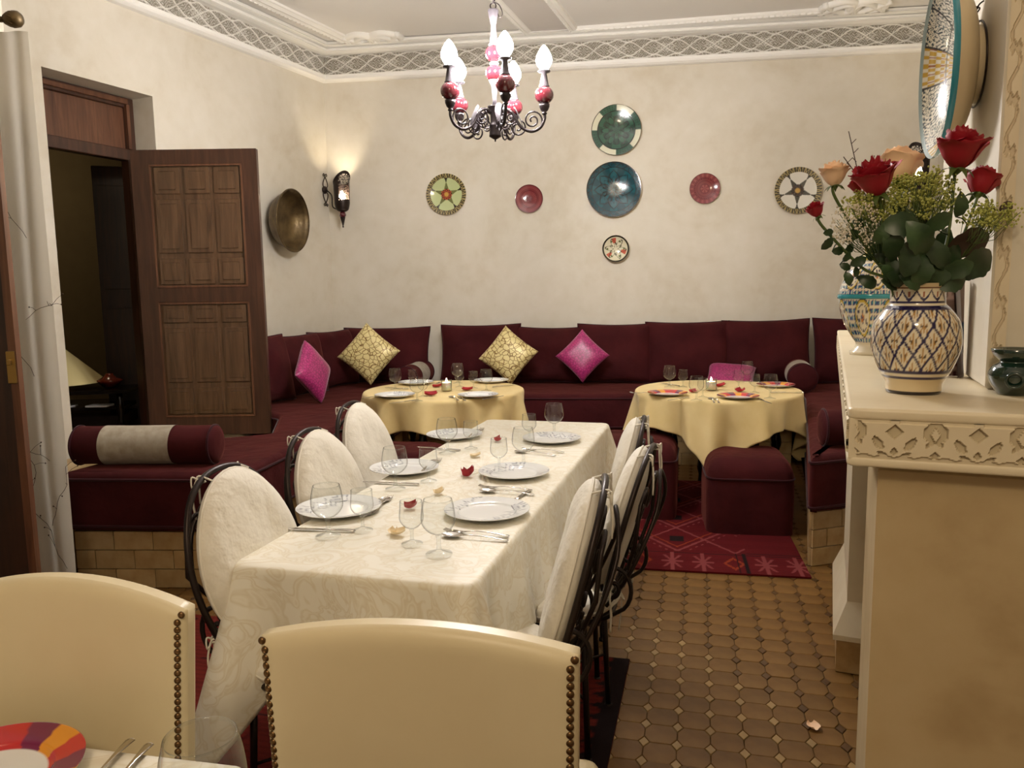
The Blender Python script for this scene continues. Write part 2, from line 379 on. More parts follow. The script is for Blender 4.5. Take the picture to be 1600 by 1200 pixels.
b = MB(); b.box((-6, -3.2, ZC), (5, 8.6, ZC+0.1)); ceiling = struct('ceiling', b, M['ceiling'])
b = MB(); b.box((-6, -3.2, -0.12), (5, 8.6, -0.006)); floor = struct('floor', b, M['grout'])
b = MB(); b.box((-6, -3.3, 0), (5, -3.2, ZC)); struct('wall_rear', b, M['wall'])

# floor tiles: clipped squares with small diamonds at the corners
e1 = Vector((math.cos(R(13.8)), -math.sin(R(13.8)), 0)); e2 = Vector((math.sin(R(13.8)), math.cos(R(13.8)), 0))
ta = 0.105
def poly_tile(pts, h, bev):
    mb = MB(); mb.prism(pts, -h, 0, bev); mb.f = mb.f[:-1]; mb.sm = mb.sm[:-1]; mb.mi = mb.mi[:-1]; return mb
hh = ta/2-0.0011; kk = 0.029
oct_pts = [(-hh+kk*0.62, -hh), (hh-kk*0.62, -hh), (hh, -hh+kk), (hh, hh-kk), (hh-kk*0.62, hh), (-hh+kk*0.62, hh), (-hh, hh-kk), (-hh, -hh+kk)]
t_proto = poly_tile(oct_pts, 0.008, 0.0016).build('floor_tile', M['tile'], floor)
dk = kk*0.62-0.0013; dk2 = kk-0.0018
dia = [(-dk, 0), (0, -dk2), (dk, 0), (0, dk2)]
i_proto = poly_tile(dia, 0.008, 0.0012).build('floor_inset', M['inset_light'], floor)
i2_proto = poly_tile(dia, 0.008, 0.0012).build('floor_inset', M['inset_dark'], floor)
spots = []
for i in range(-30, 34):
    for j in range(4, 60):
        p = e1*(i*ta) + e2*(j*ta)
        if p.y < 1.9 or p.y > 4.2: continue
        q = proj((p.x, p.y, 0)); q2 = proj((p.x, p.y, 0))
        if not (-40 < q[0] < 1400 and q[1] < 1240): continue
        right = 900 < q[0] < 1400 and p.y < 4.1
        left = 180 < q[0] < 345 and 3.2 < p.y < 4.2
        if not (right or left): continue
        if right and p.x < 0.36+(p.y-2.9)*0.3: continue
        spots.append((p.y, p))
spots.sort(key=lambda s: s[0])
first = [True, True, True]
def put_piece(proto, k, p, rz, dz=0.0):
    if first[k]: o = proto; first[k] = False
    else: o = proto.copy(); LINK(o)
    o.location = (p.x, p.y, dz); o.rotation_euler = (0, 0, rz)
for n, (_, p) in enumerate(spots[:296]):
    put_piece(t_proto, 0, p, R(-13.8)+rnd.uniform(-.01, .01), rnd.uniform(-0.0012, 0.0008))
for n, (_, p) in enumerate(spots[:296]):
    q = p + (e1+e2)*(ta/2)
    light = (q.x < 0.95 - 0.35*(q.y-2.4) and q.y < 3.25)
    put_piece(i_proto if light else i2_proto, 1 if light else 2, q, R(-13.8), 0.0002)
near_ = set((round(p.x, 3), round(p.y, 3)) for _, p in spots[:296])
tm = MB()
for i in range(-48, 40):
    for j in range(-4, 75):
        p = e1*(i*ta)+e2*(j*ta)
        if not (-3.4 < p.x < 2.8 and -0.5 < p.y < 6.6) or (round(p.x, 3), round(p.y, 3)) in near_: continue
        if p.x < -1.35+(p.y-3.6)*0.165 and p.y > 3.75 or p.x > 1.55+(p.y-3.8)*0.45 and p.y > 3.8: continue
        tm.M = TR(p.x, p.y, 0, R(-13.8)); k = tm.addv([(x, y, 0) for x, y in oct_pts]); tm.face([k+t_ for t_ in range(8)], False)
tm.build('floor_tiling', M['tile'], floor)['kind'] = 'stuff'

# cornice: mouldings on back, left and right walls, carved frieze panels
def molding_prof(z, h, d): return [(0, z), (d*0.6, z+h*0.08), (d, z+h*0.3), (d*0.85, z+h*0.6), (d, z+h*0.85), (d*0.4, z+h), (0, z+h)]
def extrude_prof(mb, Mx, s0, s1, prof, cut0=0.0, cut1=0.0):
    mb.M = Mx; n = len(prof)
    a = mb.addv([(s0+cut0*d, -d, z) for d, z in prof]); b_ = mb.addv([(s1-cut1*d, -d, z) for d, z in prof])
    for i in range(n-1): mb.face((a+i, b_+i, b_+i+1, a+i+1), False)
    mb.face([a+i for i in range(n)], False); mb.face([b_+n-1-i for i in range(n)], False)
ZF0, ZF1 = 3.485, 3.665
cl_c = 0.75
def cornice(Mx, L0, L1, c0, c1, wall):
    for nm, z, h, d in (('lower_moulding', 3.42, 0.07, 0.055), ('upper_moulding', 3.66, 0.05, 0.10), ('crown_moulding', 3.705, 0.055, 0.13)):
        mb = MB(); extrude_prof(mb, Mx, L0, L1, molding_prof(z, h, d), c0, c1); mb.build(nm, M['gypsum'], wall)
cornice(FB, 0.0, LB, 0.75, 1.2, wall_back)
cornice(FL, 0.0, S_END, 0.75, 0, wall_left)
cornice(FR, 0.0, 5.2, 1.2, 0, wall_right)
def frieze_h(u, v):
    "carved arabesque relief in [0,1]; u in [0,1) along one repeat, v in [0,1] across"
    x = (u-0.5)*2; y = (v-0.5)*2
    r = 0.0
    wv = 0.80*abs(math.cos(PI*x/2))**0.8*(1+0.10*math.cos(3*PI*x))
    d1 = abs(abs(y)-wv)
    d2 = abs(abs(y)-0.86*abs(math.sin(PI*x/2))**0.9)
    line = max(1-d1/0.085, 1-d2/0.08)
    th = math.atan2(y, x); rr = math.hypot(x*1.0, y)
    pet = abs(math.sin(4*th)+0.35*math.sin(9*rr*PI))
    swirl = math.sin(21*x+4*math.sin(6*y))*math.sin(13*y+4*math.sin(11*x))
    infill = 0.55*max(0, 1-abs(swirl)/0.34)+0.0
    ros = 0.6*max(0, 1-abs(pet-0.5)/0.3) if rr < 0.42 else 0
    r = max(line*1.2, infill, ros)
    if abs(y) > 0.93: r = 1
    return max(0.0, min(1.0, r))
def frieze_mesh(L, Hh, nu, nv, depth, hf, lo, hi):
    mb = MB()
    def fn(u, v): return (u*L, -depth*hf(u, v), v*Hh)
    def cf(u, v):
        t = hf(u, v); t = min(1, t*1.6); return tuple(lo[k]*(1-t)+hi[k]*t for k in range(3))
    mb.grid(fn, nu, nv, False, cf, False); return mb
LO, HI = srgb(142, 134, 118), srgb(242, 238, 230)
PITCH = 0.42
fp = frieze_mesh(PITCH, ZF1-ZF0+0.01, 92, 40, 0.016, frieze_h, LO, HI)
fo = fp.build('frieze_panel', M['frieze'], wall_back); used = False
def frieze_run(Mx, s0, s1, wall, back=0.006):
    global used
    n = max(1, round((s1-s0)/PITCH)); k = (s1-s0)/n/PITCH
    for i in range(n):
        if used: o = fo.copy(); LINK(o)
        else: o = fo; used = True
        o.parent = wall
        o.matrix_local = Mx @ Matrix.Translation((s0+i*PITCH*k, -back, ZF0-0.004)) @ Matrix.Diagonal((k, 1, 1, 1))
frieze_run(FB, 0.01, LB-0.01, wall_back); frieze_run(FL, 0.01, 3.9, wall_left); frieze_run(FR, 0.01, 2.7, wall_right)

# ceiling mouldings
def cz(px, py): return atz(px, py, ZC)
def strip(name, a, b_, wdt, h, m, parent=ceiling, carve=True):
    a, b_ = Vector(a), Vector(b_); d = (b_-a); L = d.length; ang = math.atan2(d.y, d.x)
    mb = MB(); mb.M = TR(a.x, a.y, ZC, ang)
    pr = [(-wdt/2, 0), (-wdt/2, -h*0.5), (-wdt*0.32, -h), (-wdt*0.1, -h*0.8), (wdt*0.12, -h*0.95), (wdt*0.36, -h*0.55), (wdt/2, -h*0.5), (wdt/2, 0)]
    A = mb.addv([(0, y, z) for y, z in pr]); B = mb.addv([(L, y, z) for y, z in pr]); n = len(pr)
    for i in range(n-1): mb.face((A+i, A+i+1, B+i+1, B+i), False)
    mb.face([A+n-1-i for i in range(n)], False); mb.face([B+i for i in range(n)], False)
    if carve:
        for q in range(int(L/0.05)):
            mb.box((q*0.05+0.008, -wdt*0.42, -h*0.62), (q*0.05+0.04, -wdt*0.30, -h*1.12))
    return mb.build(name, m, parent)
c0 = cz(541, 60); c1 = cz(612, 66); c2 = cz(837, 49); c3 = cz(890, 45); c4 = cz(1288, 15); cl = cz(415, 0)
dcl = (cl-c0).normalized()
strip('ceiling_moulding', c0, c0+dcl*4.2, 0.11, 0.04, M['gypsum'])
strip('ceiling_moulding', c1, c2, 0.11, 0.04, M['gypsum'])
strip('ceiling_moulding', c3, c4, 0.11, 0.04, M['gypsum'])
ba, bb = cz(862, 46), cz(822, 0); db = (bb-ba).normalized(); pb = Vector((-db.y, db.x, 0))
mb = MB(); mb.M = TR(ba.x, ba.y, ZC, math.atan2(db.y, db.x)); mb.box((-0.02, -0.17, -0.02), (5.5, 0.17, 0)); mb.build('ceiling_band', M['ceil_band'], ceiling)
strip('ceiling_moulding', ba+pb*0.2, ba+pb*0.2+db*5, 0.07, 0.045, M['gypsum'])
strip('ceiling_moulding', ba-pb*0.2, ba-pb*0.2+db*5, 0.07, 0.045, M['gypsum'])
def knot(c, ang):
    mb = MB(); mb.M = TR(c.x, c.y, ZC-0.008, ang)
    for ox in (-0.11, 0.11):
        mb.tube([(ox+0.13*math.cos(a)*(1.1), 0.13*math.sin(a)*(1+0.1*math.cos(4*a)), 0) for a in [2*PI*k/28 for k in range(28)]], 0.034, 8, True)
    mb.tube(smooth_path([(-0.26, -0.1, -0.01), (-0.05, 0.1, -0.012), (0.05, -0.1, -0.012), (0.26, 0.1, -0.01)], 8), 0.028, 8)
    mb.tube(smooth_path([(-0.26, 0.1, -0.01), (-0.05, -0.1, -0.012), (0.05, 0.1, -0.012), (0.26, -0.1, -0.01)], 8), 0.028, 8)
    mb.build('ceiling_knot', M['gypsum'], ceiling)
knot(cz(583, 58), R(-8)); knot(cz(1335, 8), R(-8))

# ------------------------------------------------------------------ doorway on the left wall
door = thing('door_frame', 'brown wooden doorway frame with panelled transom set deep in the left wall', 'door frame', (0, 0, 0))
RV = 0.2; FD = 0.07; ZT = 2.45; ZS = 0.42
def dbox(name, a, b_, m, parent=door, bev=0.004):
    mb = MB(); mb.M = FL; mb.box(a, b_, bev); return mb.build(name, m, parent)
dbox('post', (s_far, RV, ZS), (s_far+0.075, RV+FD, Z_LINT), M['wood'])
dbox('post', (s_near-0.075, RV, ZS), (s_near, RV+FD, Z_LINT), M['wood'])
dbox('lintel', (s_far+0.075, RV, Z_LINT-0.07), (s_near-0.075, RV+FD, Z_LINT), M['wood'])
dbox('moulding', (s_far+0.06, RV-0.02, Z_LINT-0.05), (s_near-0.06, RV, Z_LINT-0.015), M['wood_lite'])
dbox('moulding', (s_far+0.05, RV-0.02, ZT+0.06), (s_far+0.075, RV, Z_LINT-0.05), M['wood_lite'])
dbox('transom_rail', (s_far+0.075, RV-0.01, ZT-0.02), (s_near-0.075, RV+FD, ZT+0.06), M['wood'])
tp = dbox('transom_panel', (s_far+0.075, RV+0.02, ZT+0.06), (s_near-0.075, RV+0.045, Z_LINT-0.07), M['wood_lite'])
dbox('threshold', (s_far, RV, ZS-0.02), (s_near, RV+FD, ZS+0.015), M['wood'])
# the open leaf
hp = Vector((-2.60, 5.45, 0)); LW = 0.865; LZ0, LZ1 = 0.46, 2.45
leaf = thing('wooden_door', 'open brown wooden door leaf with two glazed panels over carved wood', 'door', (hp.x, hp.y, LZ0), R(0.2))
lh = LZ1-LZ0
def lbox(name, x0, x1, z0, z1, y0=-0.02, y1=0.02, m=None, parent=None, bev=0.003):
    mb = MB(); mb.box((x0, y0, z0), (x1, y1, z1), bev); return mb.build(name, m or M['wood'], parent or leaf)
lbox('stile', 0, 0.125, 0, lh); lbox('stile', LW-0.105, LW, 0, lh)
lbox('rail', 0.125, LW-0.105, 0, 0.13); lbox('rail', 0.125, LW-0.105, 0.945, 1.05); lbox('rail', 0.125, LW-0.105, lh-0.10, lh)
for (z0, z1, rows) in ((0.13, 0.945, [0.20, 0.52, 0.28]), (1.05, lh-0.10, [0.26, 0.48, 0.26])):
    pan = lbox('carved_panel', 0.12, LW-0.10, z0-0.005, z1+0.005, -0.002, 0.016, M['wood_panel'])
    x0, x1 = 0.135, LW-0.115; cw = (x1-x0)/3; zz = z1
    for rfrac in rows:
        rh = (z1-z0)*rfrac
        for c in range(3):
            a = x0+c*cw+0.016; b2 = x0+(c+1)*cw-0.016; t0 = zz-rh+0.018; t1 = zz-0.016
            k = MB(); k.box((a, -0.012, t0), (b2, -0.001, t1), 0.006); 
            k.box((a+0.028, -0.0175, t0+0.028), (b2-0.028, -0.010, t1-0.028), 0.006); k.build('raised_block', M['wood_panel'], pan)
        zz -= rh
    fr = MB()
    for (a, b2, c, d) in ((x0-0.012, x1+0.012, z0-0.0, z0+0.012), (x0-0.012, x1+0.012, z1-0.012, z1), (x0-0.012, x0, z0, z1), (x1, x1+0.012, z0, z1)):
        fr.box((a, -0.024, c), (b2, -0.018, d))
    fr.build('glazing_bead', M['wood_lite'], leaf)
    pm = MB(); k = pm.addv([(x0, -0.019, z0), (x1, -0.019, z0), (x1, -0.019, z1), (x0, -0.019, z1)]); pm.face([k, k+1, k+2, k+3], False)
    pm.build('pane', M['pane'], leaf)

# lobby beyond the doorway
def lob(name, a, b_, m):
    mb = MB(); mb.M = FL; mb.box(a, b_); return struct(name, mb, m)
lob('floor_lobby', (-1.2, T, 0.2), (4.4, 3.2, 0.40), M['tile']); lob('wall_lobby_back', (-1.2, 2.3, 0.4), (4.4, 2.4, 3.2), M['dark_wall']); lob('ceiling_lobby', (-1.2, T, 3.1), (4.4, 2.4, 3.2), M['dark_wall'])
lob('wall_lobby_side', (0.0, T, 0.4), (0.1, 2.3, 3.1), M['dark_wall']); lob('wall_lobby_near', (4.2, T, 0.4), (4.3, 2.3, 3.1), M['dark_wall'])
q = aty(180, 400, 6.15)
o = MB(); o.M = TR(q.x, q.y, 0.41, R(20)); o.box((-0.12, -0.02, 0), (0.16, 0.03, 2.05), 0.006); o.box((-0.09, -0.035, 0.15), (0.12, -0.02, 0.95), 0.004); o.box((-0.09, -0.035, 1.1), (0.12, -0.02, 1.9), 0.004)
tag(o.build('lobby_door', M['wood_dark']), 'near-black door standing upright in the dark lobby beyond the doorway', 'door')
lq = FL @ Vector((1.6, 1.3, 2.6)); lamp('lobby_fill_light', lq[:], 6, 0.15, (1.0, 0.82, 0.55))  # dim fill light added to brighten the dark lobby; no fitting hangs here
# striped rug in the lobby
def rug_mesh(L, W, nu, nv, fn, th=0.008):
    mb = MB()
    mb.grid(lambda u, v: (u*L, v*W, th), nu, nv, False, fn, False)
    ea = fn(0.5, 0.001); k = mb.addv([(0, 0, 0), (L, 0, 0), (L, W, 0), (0, W, 0), (0, 0, th), (L, 0, th), (L, W, th), (0, W, th)], [fn(0.001, 0.001)]*8)
    for q_ in ((0, 1, 5, 4), (1, 2, 6, 5), (2, 3, 7, 6), (3, 0, 4, 7)): mb.face([k+i for i in q_], False)
    return mb
SC = [srgb(120, 84, 40), srgb(60, 34, 20), srgb(140, 106, 56), srgb(96, 40, 26), srgb(84, 62, 30)]
o = rug_mesh(1.5, 1.1, 60, 2, lambda u, v: SC[int(u*40) % 5]).build('striped_rug', M['rug']); o.matrix_world = FL @ Matrix.Translation((1.5, T+0.05, 0.401)); o.matrix_world = FL @ Matrix.Translation((1.5, 0.33, 0.402))
tag(o, 'narrow-striped brown and ochre rug on the lobby floor', 'rug')
# lobby table with tagine, lamp, magazine
q = aty(172, 604, 6.0)
t = thing('lobby_table', 'low black lacquered table in the lobby holding a red tagine', 'table', (q.x, q.y, 0.41), R(10))
zt = q.z-0.41
mb = MB(); mb.box((-0.55, -0.25, zt-0.03), (0.2, 0.35, zt), 0.006); mb.build('tabletop', M['wood_black'], t)
mb = MB(); mb.box((-0.5, -0.2, zt-0.16), (0.15, 0.3, zt-0.13), 0.004); mb.build('shelf', M['wood_black'], t)
mb = MB(); mb.box((-0.5, -0.21, 0.06), (0.15, 0.3, zt-0.20), 0.004); mb.build('cabinet_body', M['wood_black'], t)
for x in (-0.5, 0.13):
    for y in (-0.21, 0.28):
        mb = MB(); mb.lathe([(0.02, 0), (0.028, 0.1), (0.02, zt-0.2), (0.03, zt-0.15), (0.02, zt-0.03)], 10); l = mb.build('leg', M['wood_black'], t); l.location = (x, y, 0)
for dx, tlab in ((-0.28, 'first'), (0.0, 'second')):
    mb = MB(); mb.box((-0.08, -0.06, 0), (0.08, 0.06, 0.012)); o = mb.build('folded_paper', M['paper']); p = Vector((q.x+dx-0.0, q.y-0.17, q.z-0.13)); o.location = p
    tag(o, 'small pale paper stack under the lobby table top, ' + ('nearer the lamp' if dx < -0.1 else 'nearer the door leaf'), 'paper')
o = MB(); o.lathe([(0.02, 0), (0.05, 0.005), (0.075, 0.035), (0.10, 0.055), (0.095, 0.062), (0.06, 0.075), (0.035, 0.095), (0.03, 0.1), (0.03, 0.108), (0, 0.112)], 24)
o = o.build('tagine', M['tagine']); p = aty(171, 590, 5.95); o.location = (p.x, p.y, q.z); tag(o, 'small red glazed tagine on the black lobby table', 'tagine')
p = aty(92, 598, 5.9); t = thing('table_lamp', 'lamp with a wide conical cream shade just inside the doorway', 'lamp', (p.x-0.05, p.y, 0.41))
mb = MB(); mb.lathe([(0.37, 0), (0.10, 0.26), (0.097, 0.26), (0.365, 0)], 40, cap=False); s_ = mb.build('lamp_shade', M['shade'], t); s_.location = (0, 0, p.z-0.41)
mb = MB(); mb.lathe([(0.12, 0), (0.12, 0.02), (0.03, 0.05), (0.05, 0.16), (0.02, p.z-0.41+0.2)], 20); mb.build('lamp_base', M['wood_black'], t)
p = atz(148, 682, 0.44)
mag = MB(); mag.grid(lambda u, v: ((u-.5)*0.34, (v-.5)*0.28, 0.035), 26, 22, False, lambda u, v: srgb(196, 186, 178) if (u < .1 or u > .9 or v < .12 or v > .8) else (srgb(150, 60, 60) if noise.noise(Vector((u*5, v*5, 1))) > 0.05 else srgb(60, 50, 50)), False)
mag.col = srgb(190, 182, 172); k = mag.addv([(-.17, -.14, 0), (.17, -.14, 0), (.17, .14, 0), (-.17, .14, 0), (-.17, -.14, .035), (.17, -.14, .035), (.17, .14, .035), (-.17, .14, .035)])
for q_ in ((0, 1, 5, 4), (1, 2, 6, 5), (2, 3, 7, 6), (3, 0, 4, 7)): mag.face([k+i for i in q_], False)
o = mag.build('magazine', M['print']); o.location = (p.x, p.y+0.12, 0.412); o.rotation_euler = (0, 0, R(12)); tag(o, 'picture magazine lying on the striped lobby rug', 'magazine')

# raised landing in front of the doorway, behind the bench mattress
b = MB(); b.prism([(-2.27, 3.75), (-2.0, 4.5), (-1.52, 4.72), (-1.70, 5.40), (-2.0, 5.6), (-2.26, 6.2), (-2.75, 5.12), (-3.30, 3.9), (-3.4, 3.64), (-2.27, 3.64)], 0.0, 0.42); struct('floor_landing', b, M['step_tile'])

# ------------------------------------------------------------------ left curtain and dark shutter
cx, cy = -2.02, 3.40
t = thing('curtain', 'sheer white curtain embroidered with brown twigs hanging at the left edge', 'curtain', (cx, cy, 0))
def cf(u, v):
    x = -0.75*(1-u); z = 0.05+v*2.52
    fold = 0.018*math.sin(u*38+0.6*math.sin(v*4))*(0.45+0.55*(1-v)) + 0.01*math.sin(u*17+2)
    return (x - 0.02*(1-v)*0, fold, z)
mb = MB(); mb.grid(cf, 110, 40); mb.build('fabric', M['curtain'], t)
def twig(u0, v0, ln, ang):
    global emb
    emb = MB(); pts = []; u, v, a = u0, v0, ang
    for k in range(12):
        p = Vector(cf(min(u, 0.995), v)); pts.append(p+Vector((0, -0.005, 0)))
        u += math.cos(a)*ln/12/0.75; v += math.sin(a)*ln/12/2.52; a += rnd.uniform(-0.35, 0.35)
    emb.tube(pts, 0.0011, 5)
    return [(pts[k], k) for k in (3, 5, 7, 9, 11)]
for (u0, v0, ln, ang) in ((0.86, 0.42, 0.5, 1.9), (0.97, 0.07, 0.45, 1.85), (0.80, 0.22, 0.42, 1.3), (0.90, 0.66, 0.42, 2.2), (0.84, 0.52, 0.3, 0.6), (0.93, 0.27, 0.25, 2.6), (0.9, 0.15, 0.35, 1.2)):
    for p, k in twig(u0, v0, ln, ang):
        d = Vector((rnd.uniform(-0.06, 0.06), 0, rnd.uniform(0.0, 0.06))); emb.tube([p, p+d*0.5+Vector((0, 0, 0.005)), p+d], 0.0009, 5); emb.ball(p+d, 0.0035, 6, 4)
    emb.build('twig_embroidery', M['thread'], t)
p = aty(20, 30, 3.35)
t = thing('curtain_rod', 'curtain rod end with a carved bronze finial above the doorway wall', 'curtain rod', (p.x, p.y, p.z))
mb = MB(); mb.M = TR(0, 0, 0, 0, 0, R(-90)); mb.lathe([(0.012, 0.02), (0.012, 0.9)], 12); mb.build('rod', M['bronze'], t)
mb = MB(); mb.M = TR(0.005, 0, 0, 0, 0, R(90)); mb.lathe([(0.012, -0.04), (0.02, -0.038), (0.03, -0.02), (0.034, 0), (0.032, 0.018), (0.022, 0.03), (0.01, 0.034), (0, 0.035)], 20)
for k in range(8):
    a = 2*PI*k/8; mb.tube([(0.033*math.cos(a+q_*0.5)*math.cos(q_), 0.033*math.sin(a+q_*0.5)*math.cos(q_), 0.03*math.sin(q_)) for q_ in (-0.9, -0.45, 0, 0.45, 0.9)], 0.003, 5)
mb.build('finial', M['bronze'], t)
xe = aty(52, 900, 2.85)
t = thing('wooden_shutter', 'dark wooden door edge with brass latch at the far left', 'door', (xe.x, xe.y, 0), R(14))
mb = MB(); mb.box((-0.8, 0, 0), (-0.012, 0.04, 2.35), 0.003); mb.build('door_board', M['wood_dark'], t)
mb = MB(); mb.box((-0.012, -0.004, 0), (0.014, 0.044, 2.35), 0.003); mb.build('edge_moulding', M['wood_lite'], t)
zl = aty(12, 570, 2.84).z
mb = MB(); mb.box((-0.018, -0.012, zl-0.07), (0.010, -0.003, zl+0.05), 0.002); mb.box((-0.012, -0.03, zl+0.0), (0.0, -0.012, zl+0.02), 0.002); mb.build('latch', M['brass'], t)

# ------------------------------------------------------------------ benches
ZSEAT, ZMB = 0.60, 0.30
def mattress(name, poly, label, group, z0=ZMB, z1=ZSEAT, r=0.05):
    mb = MB(); mb.prism(rpoly(poly, r, 5), z0, z1, 0.04, True, 4)
    t = mb.build(name, M['velvet']); tag(t, label, 'bench', group)
    for zz in (z1-0.035, z0+0.03):
        e = MB(); e.tube([(x, y, zz) for x, y in inset(rpoly(poly, r, 5), -0.003)], 0.007, 6, True); e.build('piping', M['velvet_dark'], t)
    return t
wb = lambda s, d: (CL+ub*s+nb*d)
LFx = lambda y: -1.33+(y-3.62)*0.165
A = wb(0.02, 0.02)
j0 = wb(0.80, 0.02)
jf = wb(0.80, 0.95)
left_poly = [(-2.24, 3.70), (LFx(3.62), 3.62), (LFx(6.42), 6.42), (j0.x, j0.y), (A.x+0.03, A.y-0.03), (-2.12, 6.42), (-1.95, 5.66), (-1.66, 5.40), (-1.50, 4.70), (-1.98, 4.48)]
mattress('bench_mattress', left_poly, 'dark maroon velvet bench mattress along the left wall below the door leaf', 'maroon bench mattresses')
j1 = wb(LB-1.20, 0.02); jf1 = wb(LB-1.28, 0.95)
mattress('bench_mattress', [(LFx(6.42)+0.02, 6.36), (jf1.x, jf1.y), (j1.x, j1.y), (j0.x+0.012, j0.y)], 'dark maroon velvet bench mattress along the back wall behind both round tables', 'maroon bench mattresses')
rn = Vector((1.50, 3.80, 0)); rf = jf1
rw = CRc + dR*3.05
crn = CRc+dR*0.06+nR*0.05
mattress('bench_mattress', [(rn.x, rn.y), (rw.x-0.05, rw.y+0.12), (crn.x-0.02, crn.y-0.02), (j1.x+0.012, j1.y), (jf1.x+0.012, jf1.y-0.01)], 'dark maroon velvet bench mattress along the right wall beyond the fireplace', 'maroon bench mattresses')
# masonry base under the mattresses, faced with tiles
b = MB()
def shrink(poly, d): return inset(poly, d)
b.prism([(-2.2, 3.74), (LFx(3.62)-0.07, 3.70), (LFx(6.42)-0.08, 6.42), (LFx(6.42)-0.08, 7.3), (-1.7, 7.4), (-2.05, 6.5), (-1.9, 5.6), (-1.6, 5.4), (-1.6, 4.85), (-1.9, 4.6)], 0, 0.296)
b.prism([(LFx(6.42)-0.08, 6.48), (jf1.x-0.05, jf1.y+0.10), (j1.x, j1.y), (LFx(6.42)-0.08, 7.3)], 0, 0.296)
b.prism([(rn.x+0.05, rn.y+0.08), (rw.x-0.12, rw.y+0.15), (crn.x-0.05, crn.y-0.05), (jf1.x+0.06, jf1.y+0.04)], 0, 0.296)
base = struct('trim_bench_base', b, M['grout'])
def tile_face(p0, p1, rows, out, z0=0.0, w_=0.20, hgt=0.098):
    "tiles proud of the masonry face between plan points p0 and p1; each its own piece"
    p0, p1 = Vector((*p0, 0)), Vector((*p1, 0)); d = p1-p0; L = d.length; ang = math.atan2(d.y, d.x); n = max(1, round(L/w_)); ww = L/n
    for r_ in range(rows):
        off = 0.0 if r_ % 2 == 0 else ww/2
        x = -off
        while x < L-0.01:
            a, c = max(x, 0), min(x+ww, L)
            if c-a > 0.02:
                mb = MB(); mb.box((0.001, -out, 0.001), (c-a-0.003, 0.001, hgt-0.003), 0.0015)
                o = mb.build('bench_tile', M['step_tile'], base); o.location = (p0.x+math.cos(ang)*a, p0.y+math.sin(ang)*a, z0+r_*hgt); o.rotation_euler = (0, 0, ang)
            x += ww
tile_face((-2.2, 3.74), (LFx(3.62)-0.07, 3.70), 3, 0.012)
tile_face((LFx(3.62)-0.07, 3.70), (LFx(6.42)-0.08, 6.42), 3, 0.012)
tile_face((LFx(6.42)-0.08, 6.48), (jf1.x-0.05, jf1.y+0.10), 3, 0.012, 0, 0.3)
tile_face((jf1.x+0.06, jf1.y+0.04), (rn.x+0.05, rn.y+0.08), 3, 0.012, 0, 0.3)
tile_face((rn.x+0.05, rn.y+0.08), (rw.x-0.12, rw.y+0.15), 3, 0.012)

# cushions: box cushions with piping, local x width, y thickness, z up from bottom centre
def pillow_pts(w_, h_, t_, pinch=0.05, n=20, sag=0.02):
    def P(u, v, side):
        x = (u*2-1); y = (v*2-1)
        k = (1-pinch*(1-y*y)) ; k2 = (1-pinch*(1-x*x))
        X = x*w_/2*k; Z = y*h_/2*k2
        th = t_/2*max(0.0, (1-x**4))**0.5*max(0.0, (1-y**4))**0.5
        return X, th*side, Z
    return P
def pillow(name, w_, h_, t_, m, pinch, parent=None, piping=None, n=18, wob=0.012, seed=0):
    P = pillow_pts(w_, h_, t_, pinch); mb = MB()
    def fn(side):
        def g(u, v):
            # ease samples to the rim
            uu = 0.5-0.5*math.cos(PI*u); vv = 0.5-0.5*math.cos(PI*v)
            X, Y, Z = P(uu, vv, side)
            nz = noise.noise(Vector((X*5+seed*3.1, Z*5, side*2.0+seed)))*wob*min(1, abs(Y)*12)
            return (X, Y+nz*side, Z)
        return g
    mb.grid(fn(-1), n, n); mb.grid(fn(1), n, n)
    o = mb.build(name, m, parent)
    if piping:
        e = MB(); pts = []
        for u, v in [(k/14, 0) for k in range(14)]+[(1, k/14) for k in range(14)]+[(1-k/14, 1) for k in range(14)]+[(0, 1-k/14) for k in range(14)]:
            X, Y, Z = P(u, v, 0); pts.append((X, 0, Z))
        e.tube(pts, 0.008, 6, True); e.build('piping', piping, o)
    return o
def back_cushion(cxy, face_ang, w_, h_, label, group, tilt=12, roll=0, seed=0, t_=0.19):
    o = pillow('back_cushion', w_, h_, t_, M['velvet'], 0.062, None, M['velvet_dark'], 18, 0.045, seed)
    o.rotation_euler = (R(-tilt), R(roll), face_ang); o.location = (cxy[0], cxy[1], ZSEAT+h_/2*math.cos(R(tilt))+0.012)
    tag(o, label, 'cushion', group); return o
G = 'maroon back cushions along the benches'
def bx(px, d=0.25):    # plan point in front of the back wall seen at pixel column px
    p = atpl(px, 560, WB+nb*d, nb); return (p.x, p.y)
rzb = -R(7.6)
def wdt(p, q): a, c = bx(p), bx(q); return math.hypot(a[0]-c[0], a[1]-c[1])
for i, (x0, x1, hgt, lab) in enumerate([
    (540, 668, 0.52, 'maroon velvet back cushion in the left corner behind the gold brocade pillow'),
    (692, 810, 0.54, 'maroon velvet back cushion right of the left grey-banded bolster, behind a gold pillow'),
    (806, 908, 0.51, 'maroon velvet back cushion between the gold and the upright magenta pillow'),
    (905, 1016, 0.535, 'maroon velvet back cushion behind the right half of the upright magenta pillow'),
    (1012, 1136, 0.55, 'maroon velvet back cushion under the red plate on the right of the big teal plate'),
    (1132, 1262, 0.56, 'maroon velvet back cushion behind the fallen magenta pillow'),
    (1273, 1390, 0.57, 'maroon velvet back cushion in the right corner partly hidden by the mantelpiece')]):
    w_ = wdt(x0, x1)*1.06; c = bx((x0+x1)/2, 0.23); back_cushion(c, rzb, w_, hgt, lab, G, 11, rnd.uniform(-1, 1), i)
